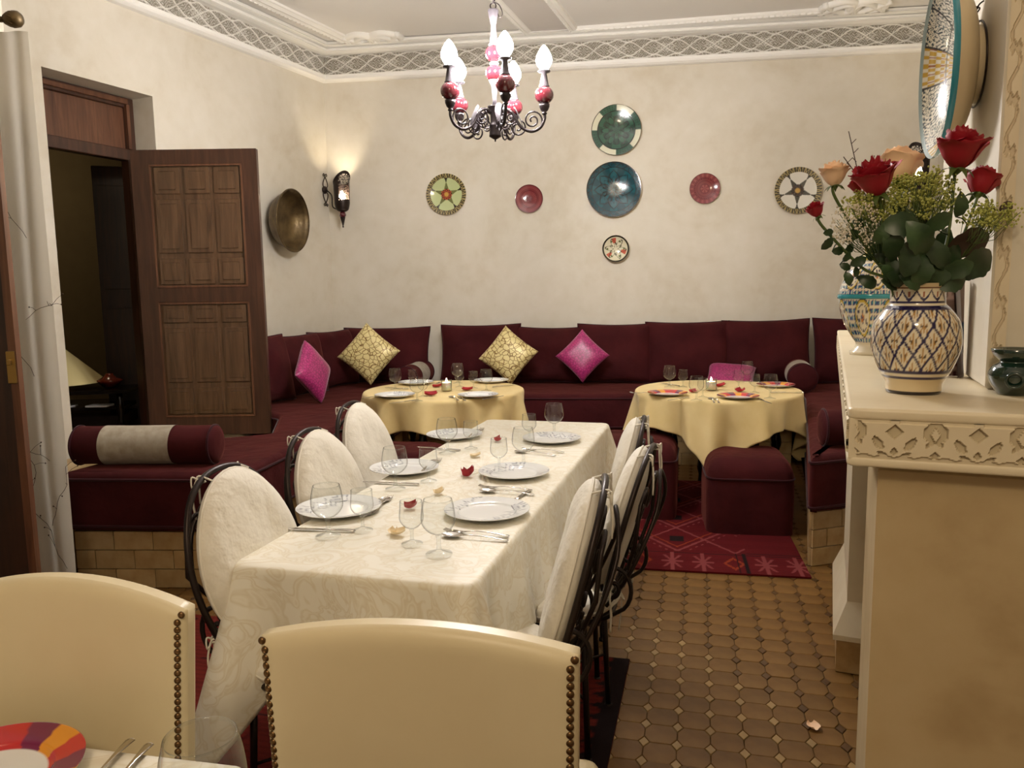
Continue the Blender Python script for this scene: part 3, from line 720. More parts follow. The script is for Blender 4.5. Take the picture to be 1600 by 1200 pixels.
for i, (x, y, a, w_, hgt, lab) in enumerate([
    (-1.92, 5.92, 68, 0.60, 0.53, 'maroon velvet back cushion beside the open door leaf on the left bench'),
    (-1.78, 6.42, 66, 0.60, 0.51, 'maroon velvet back cushion behind the magenta pillow on the left bench'),
    (-1.62, 6.98, 64, 0.58, 0.51, 'maroon velvet back cushion partly behind the gold pillow at the left bench corner')]):
    back_cushion((x, y), R(a), w_, hgt, lab, G, 12, 0, 20+i)
# throw pillows, standing on a corner
def throw(px, py, y, size, m, label, face=0, rot=45, tilt=14, grp='brocade throw pillows', zc=None):
    p = aty(px, py, y)
    o = pillow('throw_pillow', size, size, 0.13, m, 0.06, None, None, 18, 0.01, px)
    mt = Matrix.Translation((p.x, p.y, zc if zc else p.z)) @ Matrix.Rotation(R(face), 4, 'Z') @ Matrix.Rotation(R(-tilt), 4, 'X') @ Matrix.Rotation(R(rot), 4, 'Y')
    o.matrix_world = mt; tag(o, label, 'pillow', grp); return o
throw(576, 553, 6.80, 0.40, M['gold_brocade'], 'gold brocade throw pillow standing in the left corner of the benches', -2, 40, 14)
throw(794, 555, 6.72, 0.38, M['gold_brocade'], 'gold brocade throw pillow against the back bench behind the left round table', -10, 38, 16)
throw(910, 556, 6.72, 0.335, M['pink_brocade'], 'magenta throw pillow standing upright at the middle of the back bench', -8, 44, 14)
throw(489, 581, 5.95, 0.36, M['pink_brocade'], 'magenta throw pillow on the left bench near the door leaf', 74, 45, 14)
p = aty(1146, 582, 6.5); o = pillow('throw_pillow', 0.40, 0.38, 0.13, M['pink_brocade'], 0.06, None, None, 18, 0.01, 5); o.matrix_world = Matrix.Translation((p.x, p.y+0.08, 0.685)) @ Matrix.Rotation(R(-12), 4, 'Z') @ Matrix.Rotation(R(-66), 4, 'X') @ Matrix.Rotation(R(8), 4, 'Y')
tag(o, 'magenta throw pillow lying almost flat behind the right round table', 'pillow', 'brocade throw pillows')
# bolsters
def bolster(c, ang, L, r, label, bands):
    t = thing('bolster', label, 'bolster', (c[0], c[1], c[2]), ang, 'maroon bolsters with a grey band')
    def seg(a, b_, m, nm, rr):
        mb = MB(); mb.M = Matrix.Rotation(R(90), 4, 'Y'); n = 10
        mb.lathe([(rr*(1-0.015*math.sin(PI*k/n)), a+(b_-a)*k/n) for k in range(n+1)], 36, cap=False); return mb.build(nm, m, t)
    seg(-L/2, bands[0], M['velvet'], 'velvet_sleeve', r); seg(bands[1], L/2, M['velvet'], 'velvet_sleeve', r); seg(bands[0], bands[1], M['grey_band'], 'grey_band', r+0.002)
    for sgn in (-1, 1):
        mb = MB(); mb.M = Matrix.Rotation(R(90), 4, 'Y'); mb.lathe([(r, sgn*L/2), (r*0.94, sgn*(L/2+0.012)), (r*0.6, sgn*(L/2+0.022)), (0, sgn*(L/2+0.026))], 36, cap=False); mb.build('end_cap', M['velvet'], t)
        mb = MB(); mb.tube([(sgn*L/2, r*math.cos(2*PI*k/36)*1.005, r*math.sin(2*PI*k/36)*1.005) for k in range(36)], 0.006, 6, True); mb.build('piping', M['velvet_dark'], t)
    return t
bl = 0.105
c1_ = aty(310, 718, 3.80); bolster((-1.87, 3.87, ZSEAT+0.10), R(-2), 0.70, 0.098, 'maroon bolster with a grey band across the near end of the left bench', (-0.21, 0.15))
c = wb(0.93, 0.50); bolster((c.x, c.y, ZSEAT+bl), R(82.4), 0.62, bl, 'maroon bolster with a grey band lying between the left corner and back bench cushions', (-0.12, 0.16))
c = wb(LB-1.22, 0.52); bolster((c.x, c.y, ZSEAT+0.115), R(74), 0.66, 0.113, 'maroon bolster with a grey band at the right end of the back bench', (-0.22, 0.05))
bolster((1.98, 4.03, ZSEAT+0.10), R(-8), 0.62, 0.098, 'maroon bolster on the near end of the right bench behind the fireplace pier', (-0.12, 0.12))

# ottomans
def ottoman(c, ang, w_, d_, h_, label):
    t = thing('ottoman', label, 'ottoman', (c[0], c[1], 0), ang, 'maroon velvet ottomans')
    mb = MB(); base_ = rpoly([(-w_/2, -d_/2), (w_/2, -d_/2), (w_/2, d_/2), (-w_/2, d_/2)], 0.085, 6); n = len(base_)
    prev = None
    rings = [(0.0, 0.008, 1), (0.0, 0.05, 1.0), (0, h_*0.5, 1.01), (0, h_-0.13, 1.0)] + [(0, h_-0.13+0.13*math.sin(a), 0.45+0.55*math.cos(a)**0.55 if a < 1.5 else 0.3) for a in [0.2, 0.4, 0.6, 0.8, 1.0, 1.2, 1.4]]
    for _, z, s_ in rings:
        k = mb.addv([(x*s_, y*s_, z) for x, y in base_])
        if prev is not None:
            for i in range(n): mb.face((prev+i, prev+(i+1) % n, k+(i+1) % n, k+i))
        prev = k
    mid = mb.addv([(0, 0, h_+0.004)])
    for i in range(n): mb.face((prev+i, prev+(i+1) % n, mid))
    mb.build('cover', M['velvet'], t)
    e = MB(); e.tube([(x*1.006, y*1.006, h_-0.12) for x, y in base_], 0.006, 6, True); e.build('seam', M['velvet_dark'], t)
    return t
ottoman((1.43, 4.62), R(-10), 0.50, 0.52, 0.46, 'maroon velvet ottoman in the middle before the right round table')
ottoman((0.80, 4.98), R(-14), 0.56, 0.52, 0.50, 'maroon velvet ottoman between the long table and the right round table')
ottoman((-0.68, 4.72), R(-8), 0.50, 0.46, 0.50, 'maroon velvet ottoman before the left round table, behind the far draped chair')

# ------------------------------------------------------------------ rugs
DR = srgb(80, 18, 21); MR = srgb(148, 36, 34); PK = srgb(122, 58, 58); OR = srgb(130, 52, 30); BK = srgb(30, 20, 20)
def kilim(u, v):
    x, y = u*2.2, v*1.9
    col = DR if (int(v*150) % 2) else srgb(88, 21, 24)
    def near(a, t_): return abs(a) < t_
    # border with stepped crosses
    if y < 0.30 or x > 1.92:
        if near(y-0.27, 0.006) or near(y-0.30, 0.006): col = BK
        fx = (x/0.16) % 1; fy = y/0.27
        if y < 0.27 and (near(fx-0.5, 0.045) or (near(fy-0.5, 0.05) and 0.15 < fx < 0.85) or near(abs(fx-0.5)-abs(fy-0.5)*0.8, 0.05) and abs(fy-0.5) < 0.35) and int(x/0.16) % 3 != 2: col = PK
        if y < 0.27 and int(x/0.16) % 3 == 2 and near(abs(fx-0.5)+abs(fy-0.5)-0.3, 0.06): col = OR
        if near(x-1.90, 0.012) or near(x-1.86, 0.006): col = BK
    else:
        for k in range(4):
            g = abs((x*0.7+k*0.5) % 1.0-0.5)*1.3; 
        g = abs(((x/0.62) % 1)-0.5)*2; hgt = ((y-0.3)/0.42) % 1
        if near(g-hgt, 0.035) or near((1-g)-hgt, 0.03): col = PK
        if near(g-hgt-0.16, 0.02) and int(x*60) % 2: col = PK
        if near(g-hgt+0.16, 0.02): col = OR
        if g+hgt*0 < 0.12 and near(hgt-0.5, 0.12): col = BK
    return col
rr2 = rug_mesh(2.2, 1.9, 330, 240, kilim, 0.010)
o = rr2.build('kilim_rug', M['rug']); c = atz(1268, 902, 0.01); an = R(-11); o.rotation_euler = (0, 0, an); o.location = (c.x-2.2*math.cos(an), c.y-2.2*math.sin(an), 0.001)
tag(o, 'crimson kilim rug with pink stepped crosses under the right round table', 'rug')
def kilim2(u, v):
    x, y = u*2.0, v*3.4
    if x > 2.0-0.062: return BK
    tooth = abs(((y/0.075) % 1)-0.5)*2
    if x > 2.0-0.062-0.05*max(0, 0.6-tooth)*1.6: return BK
    col = srgb(102, 34, 27) if int(y*70) % 2 else srgb(88, 28, 22)
    if abs(((y/0.32) % 1)-0.5) < 0.02 and (int(x*40) % 3): col = BK
    if abs(((x+0.2*math.sin(y*9))/0.42) % 1-0.5) < 0.03: col = srgb(76, 20, 18)
    return col
o = rug_mesh(2.0, 3.4, 200, 340, kilim2, 0.010).build('woven_rug', M['rug']); a2 = R(-14.3); c = atz(984, 1030, 0.01)
ex = Vector((math.cos(a2), math.sin(a2), 0)); ey = Vector((-ex.y, ex.x, 0)); pos = c-ex*2.0-ey*3.4; o.rotation_euler = (0, 0, a2); o.location = (pos.x, pos.y, 0.001)
tag(o, 'brick red woven rug with a black toothed end under the long table', 'rug')

# ------------------------------------------------------------------ fireplace on the right
FO = Vector((0.564, 1.275, 0)); AX = R(-22.5)
FM = TR(FO.x, FO.y, 0, AX)
def fbox(name, a, b_, m, parent=None, bev=0.008):
    mb = MB(); mb.M = FM; mb.box(a, b_, bev); return mb.build(name, m, parent)
ZM = 1.255
fire = thing('fireplace', 'plastered fireplace with a long carved mantelpiece at the right', 'fireplace', (0, 0, 0))
mb = MB(); mb.M = FM; pr = rpoly([(0, 0), (1.25, 0), (1.25, 2.42), (0, 2.42)], 0.016, 4)
mb.prism(pr, ZM-0.020, ZM, 0.006, True, 3); mb.prism(inset(pr, 0.010), ZM-0.09, ZM-0.019, 0); mb.prism(inset(pr, 0.001), ZM-0.100, ZM-0.084, 0.004, True, 2)
mantel = mb.build('mantel_shelf', M['wall_light'], fire)
def mantel_h(u, v):
    x = (u % 1.0); y = v
    d1 = abs(x-0.5)*1.75+abs(y-0.72)*1.0        # diamond
    d2 = min(abs(x), abs(x-1))                  # pointed arch with a drop
    rec = 0.0
    if d1 < 0.19: rec = 1
    def leafs(cx, cy, ang, la, lb):
        dx, dy = (x-cx)*1.6, (y-cy); ca, sa = math.cos(ang), math.sin(ang)
        p, q = dx*ca+dy*sa, -dx*sa+dy*ca
        return abs(p) < la and abs(q) < lb*(1-(p/la)**2)
    if leafs(0.30, 0.42, 2.1, 0.20, 0.085) or leafs(0.70, 0.42, 1.04, 0.20, 0.085): rec = 1
    if leafs(0.36, 0.14, 2.6, 0.13, 0.05) or leafs(0.64, 0.14, 0.54, 0.13, 0.05): rec = 1
    if abs(x-0.5)*1.8+abs(y-0.22) < 0.09: rec = 1
    if d2*1.75 < 0.26*math.sqrt(max(0, 1-((y-0.72)/0.26)**2)) and 0.46 < y < 0.97 and not (d2*2.2+abs(y-0.68)*0.7 < 0.13): rec = 1
    if d2*1.75+abs(y-0.40)*1.0 < 0.0: rec = 1
    if 0.02 < d2*1.6 < 0.16 and abs((0.52-y)-d2*1.1) < 0.05: rec = 1
    if d2*1.8+abs(y-0.16)*0.9 < 0.10: rec = 1
    if y < 0.07+0.05*abs(math.sin(2*PI*x*2)): rec = 0.6
    if y > 0.94 and (abs(x-0.5) > 0.06): rec = max(rec, 0.5)
    return 1-rec
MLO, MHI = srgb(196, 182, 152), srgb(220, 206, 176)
mp_ = frieze_mesh(0.12, 0.066, 60, 36, 0.007, mantel_h, MLO, MHI).build('carved_panel', M['frieze'], fire)
mb = MB(); mb.M = FM; mb.box((0.003, 0.003, ZM-0.086), (0.016, 0.016, ZM-0.018)); mb.build('corner_bead', M['wall_light'], fire)
k_ = 0
for i in range(10):
    o = mp_ if k_ == 0 else mp_.copy()
    if k_: LINK(o)
    k_ += 1; o.parent = fire; o.matrix_local = FM @ Matrix.Translation((0.012+i*0.12, 0.006, ZM-0.085))
for i in range(20):
    o = mp_.copy(); LINK(o); o.parent = fire; o.matrix_local = FM @ Matrix.Translation((0.006, 0.012+(i+1)*0.12, ZM-0.085)) @ Matrix.Rotation(R(-90), 4, 'Z')
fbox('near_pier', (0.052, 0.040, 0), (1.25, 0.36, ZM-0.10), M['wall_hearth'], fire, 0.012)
fbox('far_pier', (0.062, 1.66, 0.13), (1.0, 2.38, ZM-0.10), M['wall_light'], fire, 0.01)
mb = MB(); mb.M = FM
pp = [(0.062, 1.66), (1.0, 1.66), (1.0, 2.38), (0.062, 2.38)]
for (i0, z0), (i1, z1) in (((-0.045, 0.13), (-0.045, 0.15)), ((-0.045, 0.15), (0.0, 0.27))):
    A_ = inset(pp, i0) if i0 else pp; B_ = inset(pp, i1) if i1 else pp
    a = mb.addv([(x, y, z0) for x, y in A_]); b2 = mb.addv([(x, y, z1) for x, y in B_])
    for i in range(4): mb.face((a+i, a+(i+1) % 4, b2+(i+1) % 4, b2+i), False)
mb.face([mb.addv([(x, y, 0.13) for x, y in inset(pp, -0.045)])+i for i in (3, 2, 1, 0)], False)
mb.build('pier_skirt', M['wall_light'], fire)
fbox('plinth', (0.03, 1.625, 0), (1.0, 2.41, 0.13), M['step_tile'], fire, 0.003)
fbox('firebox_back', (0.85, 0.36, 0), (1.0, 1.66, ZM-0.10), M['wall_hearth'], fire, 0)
fbox('chimney_breast', (0.248, 0.315, ZM), (1.2, 1.12, ZC-0.001), M['wall'], fire, 0.006)
def strip_h(u, v):
    y = (v*26) % 1; x = u
    if x < 0.12 or x > 0.88: return 1
    s_ = 0.5+0.28*math.sin(2*PI*y)
    return 0 if (abs(x-s_) < 0.09 or abs(abs(x-0.5)-0.2)+abs(y-0.5)*1.3 < 0.18) else 1
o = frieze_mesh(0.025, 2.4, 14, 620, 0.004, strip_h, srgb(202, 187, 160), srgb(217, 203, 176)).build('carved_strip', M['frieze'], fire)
o.matrix_local = FM @ Matrix.Translation((0.252, 0.314, ZM+0.03))

# ------------------------------------------------------------------ things on the mantel
W1, INK, OCH, TQ = srgb(222, 212, 188), srgb(34, 26, 70), srgb(176, 132, 66), srgb(44, 140, 152)
def vase_col(a, t, r, z):
    h = 0.206; y = z/h; N_ = 15
    if r < 0.052 and y < 0.03: return srgb(30, 22, 30)
    if y < 0.15: return srgb(214, 196, 158)
    if y < 0.175 or 0.195 < y < 0.225: return INK
    if y < 0.235: return W1
    if y < 0.765:
        yy = (y-0.235)/0.53*4.0; uu = a/(2*PI)*N_
        row = math.floor(yy); 
        best = INK
        fx = (uu % 1)-0.5; fx2 = ((uu+0.5) % 1)-0.5
        # two crossing families of curves give an ogee net
        c1 = abs(fx)*2; c2 = abs(fx2)*2
        ph = (yy % 2)/2
        tri = 1-abs(ph*2-1)
        net = abs(c1-tri)
        if net < 0.15: return INK
        # motif in each cell
        inside0 = c1 < tri
        cx = fx if inside0 else fx2; cyc = (ph-0.5) if inside0 else ((ph+0.5) % 1-0.5)
        if abs(cx) < 0.045 and abs(cyc) < 0.27: return OCH
        if abs(abs(cx)-0.12)+abs(cyc+0.03)*0.8 < 0.07: return srgb(70, 50, 30)
        if abs(abs(cx)-0.10-abs(cyc+0.10)*0.5) < 0.03 and cyc < 0.1: return OCH
        return W1
    if y < 0.80: return INK
    if y < 0.82: return W1
    if y < 0.84: return INK
    if y < 0.95:
        u2 = (a/(2*PI)*12) % 1; v2 = (y-0.84)/0.11
        if abs(v2-0.12-0.75*(2*abs(u2-0.5))**1.6) < 0.12: return INK
        if abs(u2-0.5) < 0.07 and 0.3 < v2 < 0.8: return srgb(150, 84, 50)
        return W1
    if 0.955 < y < 0.965: return srgb(90, 44, 26)
    return srgb(196, 176, 140)
def spline_prof(pts, k=8):
    return [(max(p.x, 0), p.y) for p in smooth_path([(r, z, 0) for r, z in pts], k)]
pv = atz(1442, 618, ZM); 
t = thing('flower_vase', 'round white vase with blue scale lattice holding the roses on the mantel', 'vase', (pv.x+0.005, pv.y+0.045, ZM))
VX, VY = pv.x+0.005, pv.y+0.045
prof = [(0.0, 0.0), (0.046, 0.0), (0.048, 0.004)]+spline_prof([(0.048, 0.006), (0.050, 0.022), (0.063, 0.045), (0.075, 0.080), (0.077, 0.105), (0.072, 0.135), (0.057, 0.158), (0.049, 0.166), (0.047, 0.175), (0.047, 0.190), (0.050, 0.200), (0.051, 0.206)], 9)
mb = MB(); mb.lathe(prof, 200, vase_col, cap=False); mb.build('vase_body', M['ceramic'], t)
mb = MB(); mb.lathe([(0.051, 0.206), (0.0465, 0.205), (0.043, 0.19), (0.043, 0.165), (0.05, 0.15), (0.07, 0.12), (0.06, 0.05), (0, 0.02)], 48, cap=False); mb.build('vase_inside', M['ceramic_raw'], t)
def urn_col(a, t_, r, z):
    h = 0.33; y = z/h
    if y < 0.10: return W1
    if abs(y-0.52) < 0.018: return TQ
    u2 = (a/(2*PI)*7) % 1; v2 = (y-0.10)/0.42 if y < 0.52 else (y-0.53)/0.30
    sh = 0.5 if y > 0.52 else 0
    u2 = (u2+sh) % 1
    e = math.hypot((u2-0.5)/0.27, (v2-0.55)/0.36)
    if v2 > 1: return W1 if (int(v2*14) % 2) else srgb(196, 176, 70)
    if e < 0.25: return srgb(60, 70, 110) if int(math.atan2(v2-.55, u2-.5)*6) % 2 else srgb(190, 120, 60)
    if e < 0.72:
        return srgb(60, 62, 84) if abs(math.sin(22*u2)*math.sin(16*v2)) > 0.72 else W1
    if e < 0.80: return srgb(40, 40, 60)
    if e < 0.92: return W1
    if e < 1.06: return srgb(196, 170, 60)
    if e < 1.14: return srgb(40, 40, 60)
    q_ = abs(math.sin(28*u2))*abs(math.sin(20*v2))
    return (TQ if q_ > 0.8 else srgb(40, 60, 120)) if q_ > 0.45 else W1
pu = atz(1362, 556, ZM); ux, uy = pu.x+0.012, pu.y+0.05
t = thing('lidded_jar', 'white lidded jar with turquoise belt and painted medallions behind the flower vase', 'jar', (ux, uy, ZM))
mb = MB(); mb.lathe([(0, 0), (0.05, 0), (0.05, 0.01)]+spline_prof([(0.045, 0.012), (0.034, 0.03), (0.045, 0.05), (0.068, 0.09), (0.082, 0.135), (0.085, 0.168)], 9), 160, urn_col, cap=False); mb.build('jar_body', M['ceramic'], t)
mb = MB(); mb.lathe([(0.089, 0.165), (0.091, 0.171), (0.089, 0.177)], 80, lambda a, t_, r, z: TQ, cap=False); mb.build('jar_belt', M['ceramic'], t)
mb = MB(); mb.lathe(spline_prof([(0.085, 0.178), (0.080, 0.205), (0.062, 0.245), (0.040, 0.268), (0.033, 0.28)], 9)+[(0.033, 0.281)]+spline_prof([(0.03, 0.285), (0.018, 0.295), (0.022, 0.31), (0.016, 0.325), (0.001, 0.33)], 4), 160, urn_col, cap=False); mb.build('jar_lid', M['ceramic'], t)
mb = MB(); 
mb.tube(smooth_path([(0.082, -0.02, 0.20), (0.108, -0.025, 0.205), (0.112, -0.025, 0.175), (0.084, -0.02, 0.15)], 6), 0.009, 8); mb.build('jar_handle', M['ceramic_raw'], t)
# green glazed burner
pg_ = atz(1592, 620, ZM)
t = thing('glazed_burner', 'small dark green glazed pot on the mantel at the right edge', 'pot', (pg_.x+0.01, pg_.y+0.03, ZM))
mb = MB(); mb.lathe([(0, 0), (0.026, 0.0), (0.029, 0.004)]+spline_prof([(0.030, 0.006), (0.040, 0.022), (0.043, 0.038), (0.036, 0.052), (0.026, 0.060), (0.028, 0.064)], 6), 40, cap=False); mb.build('pot_body', M['green_glaze'], t)
mb = MB(); mb.lathe([(0.028, 0.064), (0.037, 0.074), (0.040, 0.084), (0.037, 0.085), (0.026, 0.074), (0, 0.07)], 40, cap=False); mb.build('pot_dish', M['green_glaze'], t)
mb = MB(); mb.M = TR(-0.022, -0.034, 0.03, R(-35)); mb.tube([(0.013*math.cos(a), -0.004, 0.013*math.sin(a)) for a in [2*PI*k/20 for k in range(20)]], 0.0028, 6, True); mb.build('vent_ring', M['green_glaze'], t)
# upright leaflets
def leaf_print(seed, base_, img, band):
    def f(u, v):
        if v > 0.78: return img if noise.noise(Vector((u*6+seed, v*9, 0))) > 0 else base_
        if 0.38 < v < 0.55: return band
        if v < 0.3: return srgb(60, 22, 26) if noise.noise(Vector((u*5, v*8, seed))) > -0.1 else base_
        return base_
    return f
for i, (px, py, w_, h_, col, im, bd, an, lab) in enumerate([
    (1502, 592, 0.056, 0.215, srgb(150, 130, 120), srgb(210, 190, 186), srgb(60, 80, 110), -8, 'pale folded leaflet with a blue band beside the flower vase'),
    (1522, 594, 0.040, 0.220, srgb(108, 64, 60), srgb(80, 40, 46), srgb(120, 40, 44), 48, 'dark red printed leaflet standing nearest the chimney breast')]):
    p = atz(px, py, ZM); o = MB(); o.grid(lambda u, v: ((u-.5)*w_, 0, v*h_), 14, 44, False, leaf_print(i*3, col, im, bd), False)
    o.grid(lambda u, v: ((.5-u)*w_, 0.004, v*h_), 4, 8, False, lambda u, v: col, False)
    o = o.build('leaflet', M['print']); o.location = (p.x, p.y+0.045, ZM+0.001); o.rotation_euler = (R(-5), 0, R(an)); tag(o, lab, 'leaflet', 'leaflets on the mantel')

# bouquet
VM = Vector((VX, VY, ZM+0.206))
def px_at(px, py, dy=0.0): return aty(px, py, VY+dy)
def bloom_mb(mb, size, n=22, openv=1.0):
    for i in range(n):
        t_ = i/(n-1); th = i*2.399; Rr = size*(0.09+0.38*t_**0.9)
        hgt = size*(0.84-0.22*t_**1.5)*rnd.uniform(0.93, 1.06); W_ = (1.15+0.45*(1-t_)); curl = size*0.15*t_**1.2*openv; z0 = size*0.05
        jit = [rnd.uniform(-1, 1) for _ in range(4)]
        def fn(u, v, th=th, Rr=Rr, hgt=hgt, W_=W_, curl=curl, jit=jit, t_=t_):
            uu = (u-0.5)*2; ww = W_*math.sin(PI*min(1, 0.12+v*0.62))**0.6*(1 if v < 0.6 else math.sqrt(max(0.10, 1-((v-0.6)/0.42)**2)))
            a = th+uu*ww
            rho = Rr*math.sin(PI*(0.04+0.46*v))**0.5 + curl*max(0, v-0.55)**1.3*3.0*(1+0.5*jit[0]*uu) - size*0.03*abs(uu)
            z = z0+hgt*v - curl*max(0, v-0.75)*2.2 + size*0.03*jit[1]*uu + size*0.02*math.sin(5*uu+jit[2]*3)*v
            return (rho*math.cos(a), rho*math.sin(a), z)
        mb.grid(fn, 8, 7)
def rose(px, py, size, m, label, dy=0.0, tilt=(0, 0), bend=0.0, mouth=(0, 0), leaves=(), cat='rose', sepal=True, grp='red and peach roses in the vase'):
    head = px_at(px, py, dy); base_ = VM+Vector((mouth[0], mouth[1], -0.10))
    t = thing('rose', label, cat, base_[:], 0, grp)
    hl = head-base_; up = Vector((math.sin(tilt[0]), math.sin(tilt[1]), 1)).normalized()
    bot = hl-up*size*0.42
    mid = Vector((mouth[0]*0.9+hl.x*0.30, mouth[1]*0.9+hl.y*0.30, hl.z*0.55))
    path = smooth_path([Vector((0, 0, 0)), Vector((mouth[0]*0.5+hl.x*0.05, mouth[1]*0.5+hl.y*0.05, 0.10)), mid, bot-up*0.02, bot+up*size*0.08], 7)
    mb = MB(); mb.tube(path, 0.0028, 7); mb.build('stem', M['stem'], t)
    mb = MB(); rot = Vector((0, 0, 1)).rotation_difference(up).to_matrix().to_4x4(); mb.M = Matrix.Translation(bot) @ rot
    bloom_mb(mb, size); mb.build('bloom', m, t)
    if sepal:
        mb = MB(); mb.M = Matrix.Translation(bot) @ rot
        mb.lathe([(0.003, -size*0.10), (size*0.13, 0.0), (size*0.16, size*0.06), (0, size*0.1)], 10, cap=False)
        for k in range(5):
            a = 2*PI*k/5+rnd.uniform(-.3, .3); c_, s_ = math.cos(a), math.sin(a)
            def sf(u, v, c_=c_, s_=s_):
                wd = size*0.10*(1-v)**0.7*(u-0.5)*2; rr_ = size*(0.14+0.26*v); z = size*(0.04-0.20*v*v)
                return (c_*rr_-s_*wd, s_*rr_+c_*wd, z)
            mb.grid(sf, 2, 5)
        mb.build('sepals', M['stem'], t)
    for (lpx, lpy, lw, ldy, ang, lm) in leaves:
        add_leaf(t, px_at(lpx, lpy, ldy)-base_, lw, ang, lm, path)
    return t
def add_leaf(t, tip, size, ang, lm, path=None, name='leaf'):
    "serrated rose leaf centred at local point tip, seen roughly face on, long axis at ang in the x-z plane"
    mb = MB(); ca, sa = math.cos(ang), math.sin(ang); L_ = size; Wd = size*0.62
    ty = rnd.uniform(-0.35, 0.35); tw = rnd.uniform(-0.3, 0.3)
    def lf(u, v):
        uu = (u-0.5)*2; wv = Wd/2*(math.sin(PI*v**0.85)**0.75)*(1+0.05*(-1)**int(v*20))
        a = (v-0.5)*L_; b_ = uu*wv; y = ty*a+tw*b_ - 0.18*abs(b_) + 0.8*a*a/L_
        return (tip.x+a*ca-b_*sa, tip.y+y, tip.z+a*sa+b_*ca)
    mb.grid(lf, 4, 14)
    if path:
        st = Vector(lf(0.5, 0.02)); near = min(path, key=lambda p: (Vector(p)-st).length); nearp = Vector(near)
        mb.tube([nearp, (nearp+st)/2+Vector((0, 0, 0.004)), st], 0.0012, 5)
    mb.build(name, M[lm] if isinstance(lm, str) else lm, t)
rose(1500, 234, 0.086, M['red_petal'], 'large open crimson rose highest in the bouquet', 0.0, (0.05, -0.15), 0, (0.02, 0.0),
     [(1437, 372, 0.075, -0.07, 2.2, 'leaf'), (1470, 345, 0.05, -0.05, 0.5, 'leaf'), (1500, 420, 0.055, -0.06, 0.4, 'leaf'), (1468, 400, 0.07, -0.05, -0.9, 'leaf')])
rose(1366, 279, 0.080, M['red_petal'], 'crimson rose left of centre in front of the pale peach rose', -0.01, (-0.35, -0.1), 0, (-0.02, 0.01),
     [(1412, 350, 0.07, -0.05, 0.1, 'leaf'), (1395, 385, 0.06, -0.04, -1.2, 'leaf'), (1378, 365, 0.04, -0.04, 1.2, 'leaf'), (1420, 405, 0.065, -0.06, 1.4, 'leaf')])
rose(1533, 285, 0.062, M['red_petal'], 'crimson rose with curled petals at the right of the bouquet', 0.02, (0.35, 0.2), 0, (0.028, 0.01),
     [(1520, 378, 0.085, 0.0, 0.35, 'leaf_brown'), (1502, 318, 0.05, -0.01, 1.3, 'leaf'), (1530, 410, 0.085, -0.03, 0.5, 'leaf'), (1574, 322, 0.03, 0.0, 0.6, 'leaf_brown'), (1490, 440, 0.06, -0.05, 0.2, 'leaf')])
rose(1274, 328, 0.034, M['red_petal'], 'small crimson rosebud at the far left of the bouquet', 0.01, (-0.5, 0), 0, (-0.03, 0.0),
     [(1296, 363, 0.022, 0, 0.2, 'leaf'), (1294, 380, 0.028, 0, 0.9, 'leaf'), (1311, 392, 0.026, 0, 0.1, 'leaf'), (1324, 401, 0.022, 0, 1.0, 'leaf'), (1343, 408, 0.03, -.01, 0.5, 'leaf'), (1322, 417, 0.024, 0, -0.4, 'leaf'), (1338, 424, 0.022, 0, 1.5, 'leaf'), (1326, 436, 0.028, 0, -1.2, 'leaf'), (1359, 402, 0.02, 0, -0.8, 'leaf'), (1328, 388, 0.026, 0.02, 0.8, 'leaf'), (1388, 428, 0.04, -0.03, -1.0, 'leaf')])
rose(1338, 291, 0.030, M['red_petal'], 'small crimson rosebud tucked behind the left red rose', 0.05, (-0.3, 0.2), 0, (-0.012, 0.02), [(1352, 370, 0.03, 0.03, 0.9, 'leaf')])
rose(1303, 273, 0.052, M['peach_petal'], 'small peach rose on the left of the bouquet', 0.0, (-0.1, 0), 0, (-0.026, 0.01), [(1335, 365, 0.035, 0.0, 0.9, 'leaf'), (1345, 350, 0.03, 0.01, -0.5, 'leaf')])
rose(1404, 262, 0.080, M['peach_petal'], 'pale peach open rose at the back of the bouquet', 0.07, (0.1, 0.3), 0, (0.0, 0.025), [(1405, 320, 0.04, 0.05, 0.9, 'leaf')])
# rose foliage filling the mouth of the vase
t = thing('rose_foliage', 'dark green rose leaves crowding the mouth of the lattice vase', 'foliage', (VM.x, VM.y, VM.z-0.02))
for (lx, ly, s_, dy, an) in [(1400, 425, .06, -.03, 1.9), (1440, 420, .065, -.055, 1.5), (1470, 425, .06, -.05, 1.1), (1425, 440, .045, -.05, 2.6), (1455, 395, .07, -.02, 1.4), (1488, 400, .06, -.01, .7), (1415, 400, .06, 0, 2.2), (1500, 385, .06, .02, .5), (1385, 410, .05, .0, 2.4), (1450, 440, .05, .02, .2), (1475, 375, .06, .03, 1.0), (1430, 385, .06, .03, 1.9), (1372, 390, .05, .03, 2.3), (1510, 425, .05, .0, .3), (1395, 442, .045, -.02, 2.9), (1475, 442, .045, -.04, .1), (1356, 440, .04, .02, 2.6), (1445, 355, .05, .03, 1.2), (1418, 345, .05, .02, 1.8), (1400, 365, .05, .02, 1.2)]:
    add_leaf(t, px_at(lx, ly, dy)-Vector((VM.x, VM.y, VM.z-0.02)), s_, an, 'leaf')
